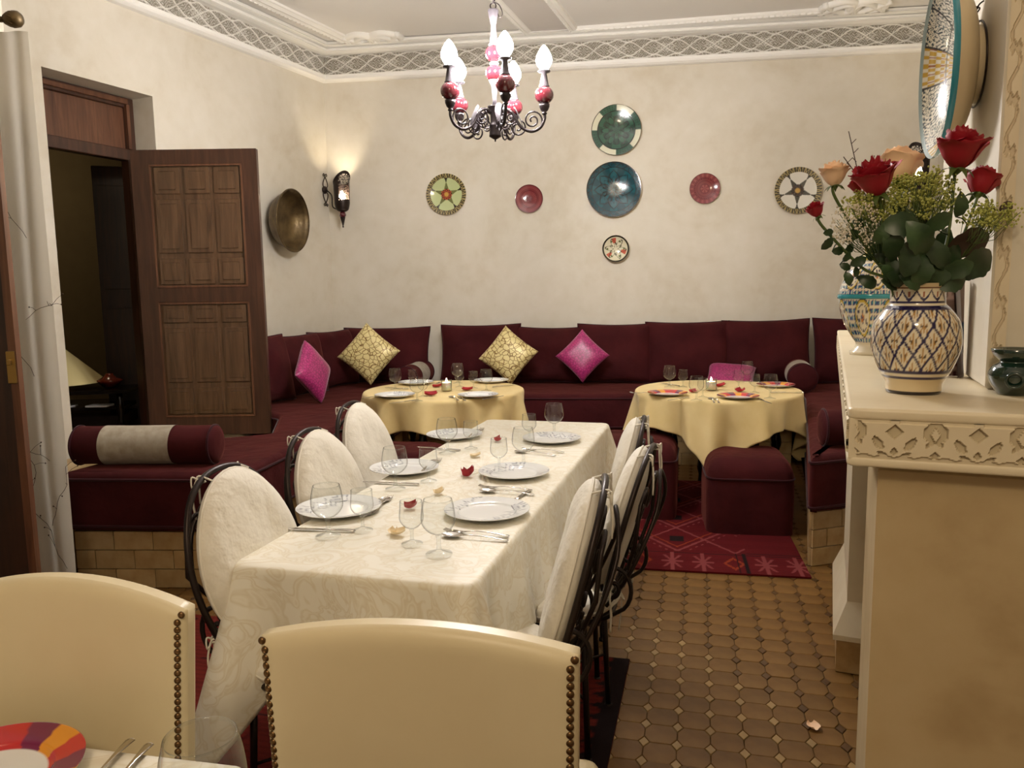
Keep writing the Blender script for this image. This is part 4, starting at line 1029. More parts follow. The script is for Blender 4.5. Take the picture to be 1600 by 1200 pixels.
# filler sprays
def spray(label, cpx, cpy, rx, ry, n, m, mouth, dy, fl=0.0028, name='flower_spray', grp='filler sprays in the vase'):
    c = px_at(cpx, cpy, dy); base_ = VM+Vector((mouth[0], mouth[1], -0.08)); t = thing(name, label, 'flowers', base_[:], 0, grp)
    sm = MB(); fm = MB(); cl_ = c-base_
    hub = Vector((cl_.x*0.55, cl_.y*0.6, cl_.z*0.62)); sm.tube(smooth_path([Vector((0, 0, 0)), Vector((cl_.x*0.15, cl_.y*0.1, 0.09)), hub], 6), 0.0018, 6)
    mpp = VY/1200
    for k in range(n):
        a = rnd.uniform(0, 2*PI); q = math.sqrt(rnd.random())
        tip = cl_+Vector((math.cos(a)*q*rx*mpp, rnd.uniform(-0.035, 0.035), math.sin(a)*q*ry*mpp))
        mid = hub.lerp(tip, 0.55)+Vector((rnd.uniform(-.008, .008), rnd.uniform(-.008, .008), -0.006))
        if k % 2 == 0: sm.tube([hub.lerp(tip, 0.0) if k % 8 == 0 else hub.lerp(tip, 0.4), mid, tip], 0.0006, 4)
        for j in range(7):
            p = tip+Vector((rnd.uniform(-.009, .009), rnd.uniform(-.009, .009), rnd.uniform(-.009, .009)))
            s_ = fl*rnd.uniform(0.6, 1.2); kk_ = fm.addv([p+Vector((s_, 0, 0)), p+Vector((0, s_, 0)), p+Vector((-s_, 0, 0)), p+Vector((0, -s_, 0)), p+Vector((0, 0, s_)), p+Vector((0, 0, -s_))])
            for (x, y, z) in ((0, 1, 4), (1, 2, 4), (2, 3, 4), (3, 0, 4), (1, 0, 5), (2, 1, 5), (3, 2, 5), (0, 3, 5)): fm.face((kk_+x, kk_+y, kk_+z), False)
    sm.build('stem', M['stem'], t); o = fm.build('florets', m, t); o['kind'] = 'stuff'
spray('lime green lacy flower spray in the middle of the bouquet', 1440, 305, 52, 34, 230, M['floret'], (0.0, 0.01), 0.03)
spray('lime green lacy flower spray between the peach bud and the left red rose', 1362, 322, 34, 22, 120, M['floret'], (-0.01, 0.0), 0.02)
spray('lime green lacy flower spray drooping at the right of the bouquet', 1545, 338, 34, 20, 90, M['floret'], (0.02, 0.0), 0.0)
spray('pale dried flower spray with tiny white florets above the left leaves', 1338, 350, 36, 34, 70, M['white_floret'], (-0.02, 0.0), 0.0, 0.0022)
for (a_, b_, dy, lab) in (((1326, 205), (1350, 300), 0.03, 'tallest thin dry stalk rising from the bouquet'), ((1318, 245), (1350, 290), 0.03, 'short thin dry stalk crossing beside the tall one'), ((1366, 243), (1362, 300), 0.04, 'thin dry stalk between the peach bud and pale peach rose')):
    p0, p1 = px_at(*a_, dy), px_at(*b_, dy); t = thing('dry_stalk', lab, 'stalk', VM[:], 0, 'thin dry stalks')
    mb = MB(); mb.tube(smooth_path([Vector((-0.01, 0.02, -0.05)), (p1-VM)*0.6, p1-VM, p0-VM], 5), 0.0009, 5); mb.build('stalk', M['thread'], t)
    mb = MB()
    for k in range(4): q = (p1-VM).lerp(p0-VM, 0.35+0.15*k); mb.tube([q, q+Vector((rnd.choice((-1, 1))*0.008, 0, 0.008))], 0.0007, 4)
    mb.build('side_twigs', M['thread'], t)

# ------------------------------------------------------------------ plates on the walls
def axis_matrix(p, n, spin=0.0):
    z = Vector(n).normalized(); x = Vector((0, 0, 1)).cross(z).normalized(); y = z.cross(x)
    return Matrix(((x.x, y.x, z.x, p.x), (x.y, y.y, z.y, p.y), (x.z, y.z, z.z, p.z), (0, 0, 0, 1))) @ Matrix.Rotation(spin, 4, 'Z')
def wall_plate(px, py, rpx, colf, label, name='wall_plate', depth=0.035, seg=96, n=nb, W_=WB, spin=0.0, raw=None, prof=None, grp='ceramic plates on the back wall', rp=44):
    p = atpl(px, py, W_+n*depth, n); D = p.y; rr_ = rpx*D/1200; p = atpl(px, py, W_+n*0.004, n)
    t = thing(name, label, 'plate', (0, 0, 0), 0, grp); t.matrix_world = axis_matrix(p, n, spin)
    pf = prof or [(0.0, depth*0.30), (0.30, depth*0.32), (0.55, depth*0.5), (0.74, depth*0.72), (0.8, depth*0.80), (0.97, depth*0.98), (1.0, depth)]
    P_ = smooth_path([(a*rr_, b_, 0) for a, b_ in pf], 6)
    mb = MB(); mb.lathe([(q.x, q.y) for q in P_], seg, lambda a, tt, r, z: colf(a, r/rr_), cap=False); mb.build('plate_face', M['ceramic'], t)
    mb = MB(); mb.lathe([(rr_, depth), (rr_*1.01, depth-0.004), (rr_*0.8, depth*0.55), (rr_*0.45, depth*0.12), (rr_*0.42, 0.0), (0, 0)], 48, cap=False); mb.build('plate_back', raw or M['ceramic_raw'], t)
    return t
G1, G2, GL = srgb(22, 56, 42), srgb(36, 80, 60), srgb(12, 28, 22)
def green_col(a, r):
    if r > 0.74:
        s_ = (a/(2*PI)*8) % 1; k = int((a/(2*PI)*8)) % 2
        if r < 0.77 or r > 0.975: return GL
        if k: return srgb(206, 204, 178)
        return G2 if abs(math.sin(a*26))*abs(math.sin(r*40)) < 0.5 else G1
    pr_ = abs(r-0.38-0.22*math.cos(6*a))
    if pr_ < 0.022 or abs(r-0.36+0.2*math.cos(6*a)) < 0.02 or abs(r-0.6) < 0.012 and math.cos(12*a) > -0.4: return GL
    return G2 if math.cos(6*a)*math.cos(r*14) > 0 else G1
T1, T2, TK = srgb(10, 62, 72), srgb(18, 78, 88), srgb(5, 20, 28)
def teal_col(a, r):
    if r > 0.965: return TK
    if r > 0.8: return TK if abs((r-0.82)-0.13*abs(math.sin(11*a))) < 0.016 or r < 0.81 else T1
    for k in range(8):
        ca = a-k*PI/4; x, y = r*math.cos(ca), r*math.sin(ca)
        if x > 0.05 and abs(abs(y)-0.20*math.sin(PI*min(1, x/0.72))) < 0.014 and x < 0.72: return TK
        if x > 0.2 and abs(abs(y)-0.10*math.sin(PI*min(1, x/0.5))) < 0.012 and x < 0.5: return TK
    return T2 if math.cos(8*a) > 0 else T1
def bowlw_col(a, r):
    if r > 0.9: return srgb(40, 36, 26)
    if abs(r-0.55-0.22*math.cos(6*a+0.6)) < 0.04 or abs(r-0.3+0.15*math.cos(6*a)) < 0.035: return srgb(70, 66, 44)
    if 0.4 < r < 0.8 and math.cos(3*a+1.0) > 0.8: return srgb(190, 90, 70)
    if abs(r-0.62) < 0.04 and math.cos(6*a) > 0.7: return srgb(100, 110, 60)
    return srgb(216, 210, 182)
RD, RD2, RDK = srgb(120, 48, 52), srgb(142, 68, 70), srgb(92, 24, 36)
def red_col(a, r):
    if r > 0.94: return RDK
    if 0.72 < r < 0.9: return RDK if math.sin(40*a)*math.sin(r*90) > 0.55 else RD2
    if 0.56 < r < 0.6 or 0.20 < r < 0.24: return RDK
    if 0.34 < r < 0.52 and math.cos(24*a) > 0.5: return RD2
    if r < 0.2: return RDK if math.cos(5*a) > 0.2 else RD
    return RD
def red2_col(a, r):
    if r > 0.95: return RDK
    if 0.62 < r < 0.74: return RDK if math.cos(36*a) > 0 else RD
    if abs(r-0.3) < 0.02 or abs(r-0.5) < 0.015: return RDK
    if r < 0.28: return RD2 if math.cos(6*a) > 0 else RD
    return RD2 if r > 0.75 and math.cos(18*a) > 0.3 else RD
def star_col(field, metal_, centre, star):
    def f(a, r):
        if r > 0.90: return metal_ if math.cos(44*a) > -0.2 else srgb(30, 26, 18)
        if r > 0.79: return srgb(34, 30, 22) if math.cos(60*a) > 0 else metal_
        if r < 0.26:
            if r < 0.10: return srgb(190, 150, 70)
            return centre if math.cos(9*a)*math.cos(r*60) > -0.1 else srgb(28, 26, 20)
        c = ((a/(2*PI)*5+0.5) % 1)-0.5; ang = abs(c)*2*PI/5
        x, y = r*math.cos(ang), r*math.sin(ang)
        if y < 0.20*(0.62-x)/0.62+0.0 and x < 0.62: return star
        if y < 0.026+0.014*math.cos(x*60): return srgb(36, 32, 24)
        if x > 0.66 and y < 0.09*(x-0.62)/0.17: return srgb(60, 54, 38)
        return field
    return f
wall_plate(963, 204, 37.5, green_col, 'dark green plate with cream rim blocks, topmost on the back wall', seg=192)
wall_plate(959, 297, 41.5, teal_col, 'large deep teal plate with black petal lines in the middle of the wall', depth=0.05, seg=192)
wall_plate(962, 389, 20.5, bowlw_col, 'small white painted bowl hanging lowest on the back wall', 'wall_bowl', depth=0.055, seg=128, prof=[(0, 0.012), (0.4, 0.016), (0.75, 0.034), (0.95, 0.05), (1, 0.055)])
wall_plate(827, 311, 21.3, red_col, 'small red plate left of the teal plate', depth=0.026, seg=160)
wall_plate(1101, 295, 23.0, red2_col, 'small chipped red plate right of the teal plate', depth=0.026, seg=160)
wall_plate(698, 304, 30.8, star_col(srgb(184, 194, 142), srgb(158, 142, 96), srgb(176, 84, 56), srgb(104, 108, 62)), 'lime plate with metal star and rim under the chandelier', depth=0.03, seg=200, spin=R(90))
wall_plate(1246, 298, 34.8, star_col(srgb(216, 212, 200), srgb(150, 132, 84), srgb(70, 44, 26), srgb(62, 58, 46)), 'white plate with dark metal star and rim beside the roses', depth=0.03, seg=200, spin=R(-92))
# brass bowl on the left wall
p = atpl(436, 345, CL+nL*0.035, nL); t = thing('brass_bowl', 'hammered brass bowl hanging on the left wall beside the door leaf', 'bowl', (0, 0, 0)); t.matrix_world = axis_matrix(p, (nL+Vector((0.0, 0.16, -0.03))).normalized())
rb = 46.5*6.9/1200
mb = MB(); mb.lathe([(q.x, q.y) for q in smooth_path([(0, 0.012, 0), (rb*0.5, 0.014, 0), (rb*0.72, 0.035, 0), (rb*0.86, 0.085, 0), (rb*0.93, 0.12, 0), (rb, 0.14, 0), (rb*1.01, 0.137, 0), (rb*0.95, 0.11, 0), (rb*0.88, 0.075, 0), (rb*0.74, 0.022, 0), (rb*0.5, 0.0, 0), (0, 0, 0)], 5)], 64, cap=False); mb.build('bowl_body', M['bronze'], t)
mb = MB(); mb.tube([(rb*math.cos(2*PI*k/64), rb*math.sin(2*PI*k/64), 0.14) for k in range(64)], 0.006, 6, True); mb.build('rolled_rim', M['bronze'], t)
# big painted bowl on the chimney breast
def big_col(a, t_, r, z):
    q = r/0.186
    if q > 0.975: return srgb(150, 170, 176)
    if q < 0.2: return W1
    s_ = (a/(2*PI)*12) % 1; k = int(a/(2*PI)*12) % 3
    base_ = srgb(226, 220, 204)
    if s_ < 0.04 or abs(q-0.62) < 0.012: return srgb(60, 60, 62)
    if k == 2: return srgb(196, 160, 70) if math.sin(s_*30)*math.sin(q*34) > 0.0 else (srgb(150, 90, 50) if math.sin(s_*30) > 0.8 else base_)
    v_ = math.sin(s_*26+3*math.sin(q*20))*math.sin(q*44+2*math.sin(s_*18))
    return srgb(52, 66, 74) if abs(v_) < 0.22 else (srgb(80, 110, 116) if v_ > 0.85 else base_)
xp = Vector((math.cos(AX), math.sin(AX), 0)); yp = Vector((-math.sin(AX), math.cos(AX), 0))
nh = (-xp).normalized(); nh2 = (Matrix.Rotation(R(4.0), 4, 'Z') @ nh); nh2.z = -0.02
pz = aty(1455, 101, 1.70).z; wp = FO+xp*0.244+yp*0.565; wp.z = pz
t = thing('painted_bowl', 'large white and turquoise painted bowl hung on the chimney breast', 'bowl', (0, 0, 0)); t.matrix_world = axis_matrix(wp, nh2)
RB = 0.186
pin = smooth_path([(0, 0.030, 0), (0.06, 0.032, 0), (0.12, 0.044, 0), (0.16, 0.062, 0), (0.180, 0.078, 0), (RB, 0.086, 0)], 12)
mb = MB(); mb.lathe([(q.x, q.y) for q in pin], 420, big_col, cap=False); mb.build('bowl_inside', M['ceramic'], t)
mb = MB(); mb.lathe([(RB, 0.086), (RB+0.001, 0.080), (RB-0.003, 0.073)], 96, lambda a, t_, r, z: srgb(50, 136, 156), cap=False); mb.build('turquoise_rim', M['ceramic'], t)
mb = MB(); mb.lathe([(q.x, q.y) for q in smooth_path([(RB-0.003, 0.073, 0), (0.165, 0.050, 0), (0.13, 0.030, 0), (0.080, 0.018, 0)], 8)], 96, cap=False); mb.build('bowl_outside', M['ceramic_raw'], t)
mb = MB(); mb.lathe([(0.080, 0.018), (0.078, 0.001), (0.070, 0.001), (0.070, 0.016)], 64, cap=False); mb.build('foot_ring', M['ceramic_raw'], t)
mb = MB(); mb.tube([(0.086*math.cos(2*PI*k/40), 0.086*math.sin(2*PI*k/40), 0.006) for k in range(40)], 0.0022, 6, True)
mb.tube(smooth_path([(0.0, 0.086, 0.006), (0.008, 0.10, 0.012), (0.0, 0.115, 0.004), (-0.012, 0.125, 0.02)], 5), 0.0018, 5); mb.tube(smooth_path([(0.0, 0.086, 0.006), (-0.01, 0.10, 0.01), (0.006, 0.118, 0.008), (0.016, 0.124, 0.0)], 5), 0.0018, 5); mb.build('hanging_wire', M['iron'], t)

# ------------------------------------------------------------------ chandelier
cp = aty(774, 222, 3.9)
def spiral(c, r0_, r1_, a0, turns, plane='xz', n=40, sgn=1):
    out = []
    for k in range(n+1):
        t_ = k/n; r_ = r0_+(r1_-r0_)*t_; a = a0+sgn*2*PI*turns*t_
        out.append((c[0]+r_*math.cos(a), c[1], c[2]+r_*math.sin(a)))
    return out
ch = thing('chandelier', 'black iron chandelier with five lit bulbs and oxblood ceramic balls', 'chandelier', (cp.x, cp.y, cp.z))
mb = MB(); mb.lathe([(0, 0), (0.004, 0.004), (0.004, 0.012), (0.010, 0.014), (0.030, 0.026), (0.030, 0.032), (0.029, 0.036), (0.026, 0.075), (0.027, 0.078), (0.024, 0.082), (0.022, 0.10), (0.024, 0.15), (0.034, 0.163), (0.036, 0.17), (0.012, 0.175), (0, 0.175)], 24, cap=False); mb.build('central_body', M['iron_dark'], ch)
mb = MB(); mb.lathe([(0.012, 0.17), (0.010, 0.20), (0.017, 0.27), (0.026, 0.288), (0.026, 0.294), (0.010, 0.296)], 20); mb.build('lower_stem', M['pewter'], ch)
for z in (0.325, 0.418):
    mb = MB(); mb.ball((0, 0, z), 0.043, 24, 14, 0.93); mb.build('ceramic_ball', M['red_glaze'], ch)
mb = MB(); mb.lathe([(0.015, 0.36), (0.022, 0.368), (0.022, 0.374), (0.015, 0.38)], 16); mb.build('ball_collar', M['pewter'], ch)
mb = MB(); mb.lathe([(0.018, 0.452), (0.026, 0.458), (0.022, 0.466), (0.014, 0.52), (0.012, 0.55), (0.014, 0.553), (0.026, 0.615), (0.024, 0.62), (0.006, 0.624), (0, 0.624)], 20, cap=False); mb.build('upper_stem', M['pewter'], ch)
mb = MB(); mb.tube([(0.014*math.cos(a), 0, 0.637+0.014*math.sin(a)) for a in [2*PI*k/16 for k in range(16)]], 0.003, 6, True); mb.tube(smooth_path([(0.0, 0, 0.65), (0.012, 0.0, 0.68), (-0.004, 0, 0.73), (-0.004, 0, ZC-cp.z-0.02)], 6), 0.0035, 6)
mb.tube(smooth_path([(0.004, 0, 0.655), (0.03, 0.0, 0.64), (0.045, 0.0, 0.60), (0.03, 0.0, 0.585), (0.02, 0, 0.61)], 6), 0.0022, 5); mb.build('hanging_cable', M['iron_dark'], ch)
mb = MB(); mb.lathe([(0, 0), (0.05, 0), (0.045, -0.02), (0.01, -0.035), (0, -0.035)], 20, cap=False); o = mb.build('ceiling_rose', M['pewter'], ch); o.location = (0, 0, ZC-cp.z-0.001)
LR = 0.243; ZB = 0.214
for k in range(5):
    a = R(-90+13+72*k)
    Mk = Matrix.Rotation(a, 4, 'Z')
    arm = MB(); arm.M = Mk
    pts = smooth_path([(0.025, 0, 0.14), (0.055, 0, 0.152), (0.085, 0, 0.135), (0.105, 0, 0.10), (0.135, 0, 0.062), (0.180, 0, 0.045), (0.222, 0, 0.062), (LR, 0, 0.10), (LR, 0, 0.128)], 7)
    arm.tube(pts, 0.0075, 8)
    arm.tube([(p[0], p[1], p[2]) for p in spiral((0.185, 0, 0.098), 0.052, 0.008, R(-95), 1.9, sgn=1)][2:], 0.0042, 6)
    arm.tube(spiral((0.078, 0, 0.112), 0.040, 0.006, R(90), 1.8, sgn=1), 0.0042, 6)
    arm.tube(spiral((0.112, 0, 0.062), 0.040, 0.008, R(60), 1.5, sgn=-1), 0.0042, 6)
    arm.tube(spiral((0.048, 0, 0.082), 0.026, 0.005, R(0), 1.6, sgn=-1), 0.0035, 6)
    am = arm.build('arm', M['iron_dark'], ch)
    lf = MB(); lf.M = Mk
    if k in (0, 1, 3, 4):
        def fl(u, v): 
            uu = (u-0.5)*2; return (0.095+0.045*v, uu*0.030*(1-v**2)*(0.5+v*1.2), 0.155-0.10*v**1.3+0.012*(1-uu*uu))
        lf.grid(fl, 6, 8); lf.build('leaf_ornament', M['pewter'], am)
    q = Mk @ Vector((LR, 0, ZB))
    cup = MB(); cup.M = Matrix.Translation(q); cup.lathe([(0.0, -0.092), (0.012, -0.090), (0.013, -0.084), (0.008, -0.082), (0.018, -0.072), (0.025, -0.055), (0.026, -0.042), (0.0, -0.035)], 20, cap=False); cup.build('ball_cup', M['iron_dark'], am)
    bl_ = MB(); bl_.M = Matrix.Translation(q); bl_.ball((0, 0, 0), 0.046, 28, 16, 0.92); bl_.build('ceramic_ball', M['red_glaze'], am)
    cn = MB(); cn.M = Matrix.Translation(q); cn.lathe([(0.024, 0.036), (0.026, 0.042), (0.022, 0.046), (0.012, 0.104), (0.030, 0.108), (0.031, 0.113), (0.012, 0.112), (0, 0.112)], 20, cap=False); cn.build('candle_tube', M['pewter'], am)
    bb_ = MB(); bb_.M = Matrix.Translation(q); bb_.lathe([(q2.x, q2.y) for q2 in smooth_path([(0.012, 0.112, 0), (0.020, 0.122, 0), (0.037, 0.150, 0), (0.037, 0.178, 0), (0.022, 0.210, 0), (0.006, 0.230, 0), (0.0, 0.233, 0)], 3)], 14, cap=False); bb_.build('bulb', M['bulb'], am)

# ------------------------------------------------------------------ wall sconces
def sconce(mount, n, axis_xy, ztop, label, hole_ang, sgn):
    t = thing('wall_sconce', label, 'sconce', (axis_xy[0], axis_xy[1], ztop-0.60), 0, 'iron wall sconces')
    z0 = 0.165; hgt = 0.30
    mb = MB(); nu, nv = 96, 66; V = []
    def pt(u, v):
        a = 2*PI*u; top = hgt*(0.80+0.36*(0.5+0.5*math.cos(a-hole_ang))**2.0)
        r_ = 0.070*(0.80+0.20*min(1, v*5)**0.6)+0.006*v
        if v > 0.9: r_ += 0.010*(v-0.9)/0.1*(0.5+0.5*math.cos(a-hole_ang))
        return (r_*math.cos(a), r_*math.sin(a), z0+top*v)
    b0 = mb.addv([pt(i/nu, j/nv) for j in range(nv+1) for i in range(nu)])
    rs = random.Random(3)
    for j in range(nv):
        for i in range(nu):
            a = 2*PI*(i+.5)/nu; dang = abs((a-hole_ang+PI) % (2*PI)-PI); v = (j+.5)/nv
            if dang < 0.85 and 0.26 < v < 0.92 and rs.random() < (0.55-0.35*dang): continue
            i2 = (i+1) % nu; mb.face((b0+j*nu+i, b0+j*nu+i2, b0+(j+1)*nu+i2, b0+(j+1)*nu+i))
    mb.build('perforated_shade', M['iron'], t)
    mb = MB(); mb.lathe([(0.0, 0.14), (0.022, 0.143), (0.04, 0.15), (0.06, 0.166), (0.0, 0.17)], 24, cap=False); mb.build('shade_base', M['iron'], t)
    mb = MB(); mb.ball((0, 0, 0.118), 0.033, 20, 12, 0.85); mb.build('ceramic_ball', M['red_glaze'], t)
    mb = MB(); mb.lathe([(0, 0), (0.008, 0.002), (0.008, 0.01), (0.005, 0.013), (0.022, 0.085), (0.026, 0.094), (0, 0.096)], 16, cap=False); mb.build('spike', M['iron'], t)
    mb = MB(); mb.lathe([(q.x, q.y) for q in smooth_path([(0.012, 0.17, 0), (0.014, 0.23, 0), (0.026, 0.27, 0), (0.024, 0.30, 0), (0.010, 0.335, 0), (0, 0.342, 0)], 3)], 12, cap=False); mb.build('bulb', M['sconce_bulb'], t)
    # wall bracket in the wall plane
    loc = Vector((axis_xy[0], axis_xy[1], ztop-0.60)); mt = Vector(mount); m_ = mt-loc; zz = m_.z
    d = Vector((-n.y, n.x, 0)); 
    def wp_(x, z, o=0.012): return m_+d*x+Vector((0, 0, z))+n*o
    mb = MB(); mb.M = Matrix.Translation(m_) @ axis_matrix(Vector((0, 0, 0)), n); mb.lathe([(0.036, 0.0), (0.034, 0.012), (0.018, 0.022), (0, 0.024)], 24, cap=False); mb.build('back_plate', M['iron'], t)
    mb = MB()
    for s1 in (-1, 1):
        for s2 in (-1, 1):
            mb.tube(smooth_path([wp_(0.012*s2, 0.015*s1), wp_(0.034*s2, 0.04*s1), wp_(0.028*s2, 0.075*s1), wp_(0.005*s2, 0.115*s1), wp_(0.003*s2, 0.135*s1), wp_(0.018*s2, 0.150*s1), wp_(0.028*s2, 0.138*s1), wp_(0.020*s2, 0.125*s1)], 5), 0.0045, 6)
    mb.build('scroll_bracket', M['iron'], t)
    mb = MB(); mb.tube(smooth_path([m_+n*0.02, m_+n*0.08+Vector((0, 0, -0.055)), Vector((-n.x*0.0, 0, 0.20))-n*0.11, Vector((0, 0, 0.17))-n*0.05], 6), 0.006, 8); mb.build('arm', M['iron'], t)
    return t
mL = atpl(507, 297, CL+nL*0.01, nL); ax_ = atpl(534, 300, CL+nL*0.235, nL)
zt_ = aty(546, 253, ax_.y).z
sconce(mL, nL, (ax_.x, ax_.y), zt_, 'black perforated iron sconce glowing on the left wall near the corner', R(-52), 1)
ax2 = aty(1437, 240, 6.25); zt2 = aty(1424, 206, 6.25).z
d_ = (CRc-Vector((ax2.x, ax2.y, 0))).dot(nR)
mR = Vector((ax2.x, ax2.y, 0))+nR*d_; mR = Vector((mR.x, mR.y, zt2-0.30))+nR*0.01
sconce(mR, nR, (ax2.x, ax2.y), zt2, 'black iron sconce glowing behind the roses and painted bowl', R(215), -1)
#PART3
# ------------------------------------------------------------------ tables and cloths
TT = 0.75
def cloth_mb(perim, hang, folds, seed=0, nseg=26, flare=0.10, inner=None, roll=0.018):
    """perim: list of (point, outward normal); hang(i) length in metres; top sheet is filled, skirt falls with folds"""
    mb = MB(); n = len(perim); rings = []
    cxx = sum(p.x for p, _ in perim)/n; cyy = sum(p.y for p, _ in perim)/n
    for q in (0.0, 0.3, 0.6, 0.85, 0.97):
        rings.append([(cxx+(p.x-cxx)*q, cyy+(p.y-cyy)*q, TT+0.004+0.0006*noise.noise(Vector((p.x*3*q, p.y*3, seed)))) for p, _ in perim])
    for k in range(nseg+1):
        t = k/nseg; ring = []
        for i, (p, nn) in enumerate(perim):
            L_ = hang(i)*t; a = min(L_/roll, PI/2)
            out = roll*math.sin(a)*0.6; dz = roll*(1-math.cos(a)) if a < PI/2 else roll+(L_-roll*PI/2)*0.985
            dn = max(0, L_-roll*1.2)
            f = folds(i, dn)
            out += dn*flare+f
            ring.append((p.x+nn.x*out, p.y+nn.y*out, TT+0.004-dz))
        rings.append(ring)
    b = [mb.addv(r_) for r_ in rings]
    for a, c in zip(b, b[1:]):
        for i in range(n): mb.face((a+i, a+(i+1) % n, c+(i+1) % n, c+i))
    return mb
# long table
TW, TL = 0.66, 2.30
M0 = Vector((-0.425, 1.865, 0)); TA = R(-15.4)
LT = TR(M0.x, M0.y, 0, TA)
t = thing('dining_table', 'long dining table under the cream damask cloth in the middle of the room', 'table', M0[:], TA)
mb = MB(); mb.box((-TW/2+0.01, 0.01, TT-0.032), (TW/2-0.01, TL-0.01, TT-0.002), 0.004); mb.build('tabletop', M['wood_black'], t)
mb = MB(); 
for a, b_ in (((-TW/2+0.06, 0.08, TT-0.09), (TW/2-0.06, 0.10, TT-0.032)), ((-TW/2+0.06, TL-0.10, TT-0.09), (TW/2-0.06, TL-0.08, TT-0.032)), ((-TW/2+0.06, 0.1, TT-0.09), (-TW/2+0.08, TL-0.1, TT-0.032)), ((TW/2-0.08, 0.1, TT-0.09), (TW/2-0.06, TL-0.1, TT-0.032))): mb.box(a, b_)
mb.build('apron', M['wood_black'], t)
for x in (-TW/2+0.08, TW/2-0.08):
    for y in (0.10, TL-0.10):
        mb = MB(); mb.box((x-0.018, y-0.018, 0), (x+0.018, y+0.018, TT-0.033), 0.003); mb.build('leg', M['iron_dark'], t)
mb = MB(); mb.box((-TW/2+0.08, 0.095, 0.22), (TW/2-0.08, 0.11, 0.24)); mb.build('stretcher', M['iron_dark'], t)
per = []; rc = 0.035
def rr_perim(w_, l_, rc, step=0.022, nc=9):
    out = []
    cs = [(w_/2-rc, rc, -90), (w_/2-rc, l_-rc, 0), (-w_/2+rc, l_-rc, 90), (-w_/2+rc, rc, 180)]
    for k, (x, y, a0) in enumerate(cs):
        for j in range(nc+1):
            a = R(a0+90*j/nc); out.append((Vector((x+rc*math.cos(a), y+rc*math.sin(a), 0)), Vector((math.cos(a), math.sin(a), 0)), k+j/nc/1.0 if 0 < j < nc else None))
        nx = cs[(k+1) % 4]; a = R(a0+90); s0 = Vector((x+rc*math.cos(a), y+rc*math.sin(a), 0)); s1 = Vector((nx[0]+rc*math.cos(a), nx[1]+rc*math.sin(a), 0))
        m_ = int((s1-s0).length/step)
        for j in range(1, m_): out.append((s0.lerp(s1, j/m_), Vector((math.cos(a), math.sin(a), 0)), None))
    return out
pr3 = rr_perim(TW, TL, rc); perim = [(p, n_) for p, n_, _ in pr3]
corners = [(TW/2, 0), (TW/2, TL), (-TW/2, TL), (-TW/2, 0)]
def dcorner(i):
    p = perim[i][0]; return min((math.hypot(p.x-c[0], p.y-c[1]), k) for k, c in enumerate(corners))
HC = [0.40, 0.36, 0.36, 0.50]
def hang_l(i):
    p, n_ = perim[i]; base_ = 0.30 if n_.y < -0.3 else (0.27 if n_.x > 0 else 0.26)
    d, k = dcorner(i); return base_+(HC[k]-base_)*math.exp(-(d/0.10)**2)
def folds_l(i, dn):
    p, n_ = perim[i]; d, k = dcorner(i); s_ = p.x*n_.y*-1+p.y*n_.x
    f = 0.030*dn/0.3*math.sin(s_*11+1.3*math.sin(s_*5)+(2 if n_.x > 0 else 0))*(0.5+0.5*math.sin(s_*3+1))
    f += dn*0.20*math.exp(-(d/0.07)**2) - dn*0.10*math.exp(-((d-0.12)/0.05)**2)
    f += 0.012*dn/0.3*math.sin(s_*37)
    return f
mb = cloth_mb(perim, hang_l, folds_l, 1); o = mb.build('tablecloth', M['white_cloth']); o.location = M0; o.rotation_euler = (0, 0, TA)
tag(o, 'cream damask tablecloth over the long table', 'tablecloth')
sf = o.modifiers.new('thickness', 'SOLIDIFY'); sf.thickness = 0.0015; sf.offset = 1
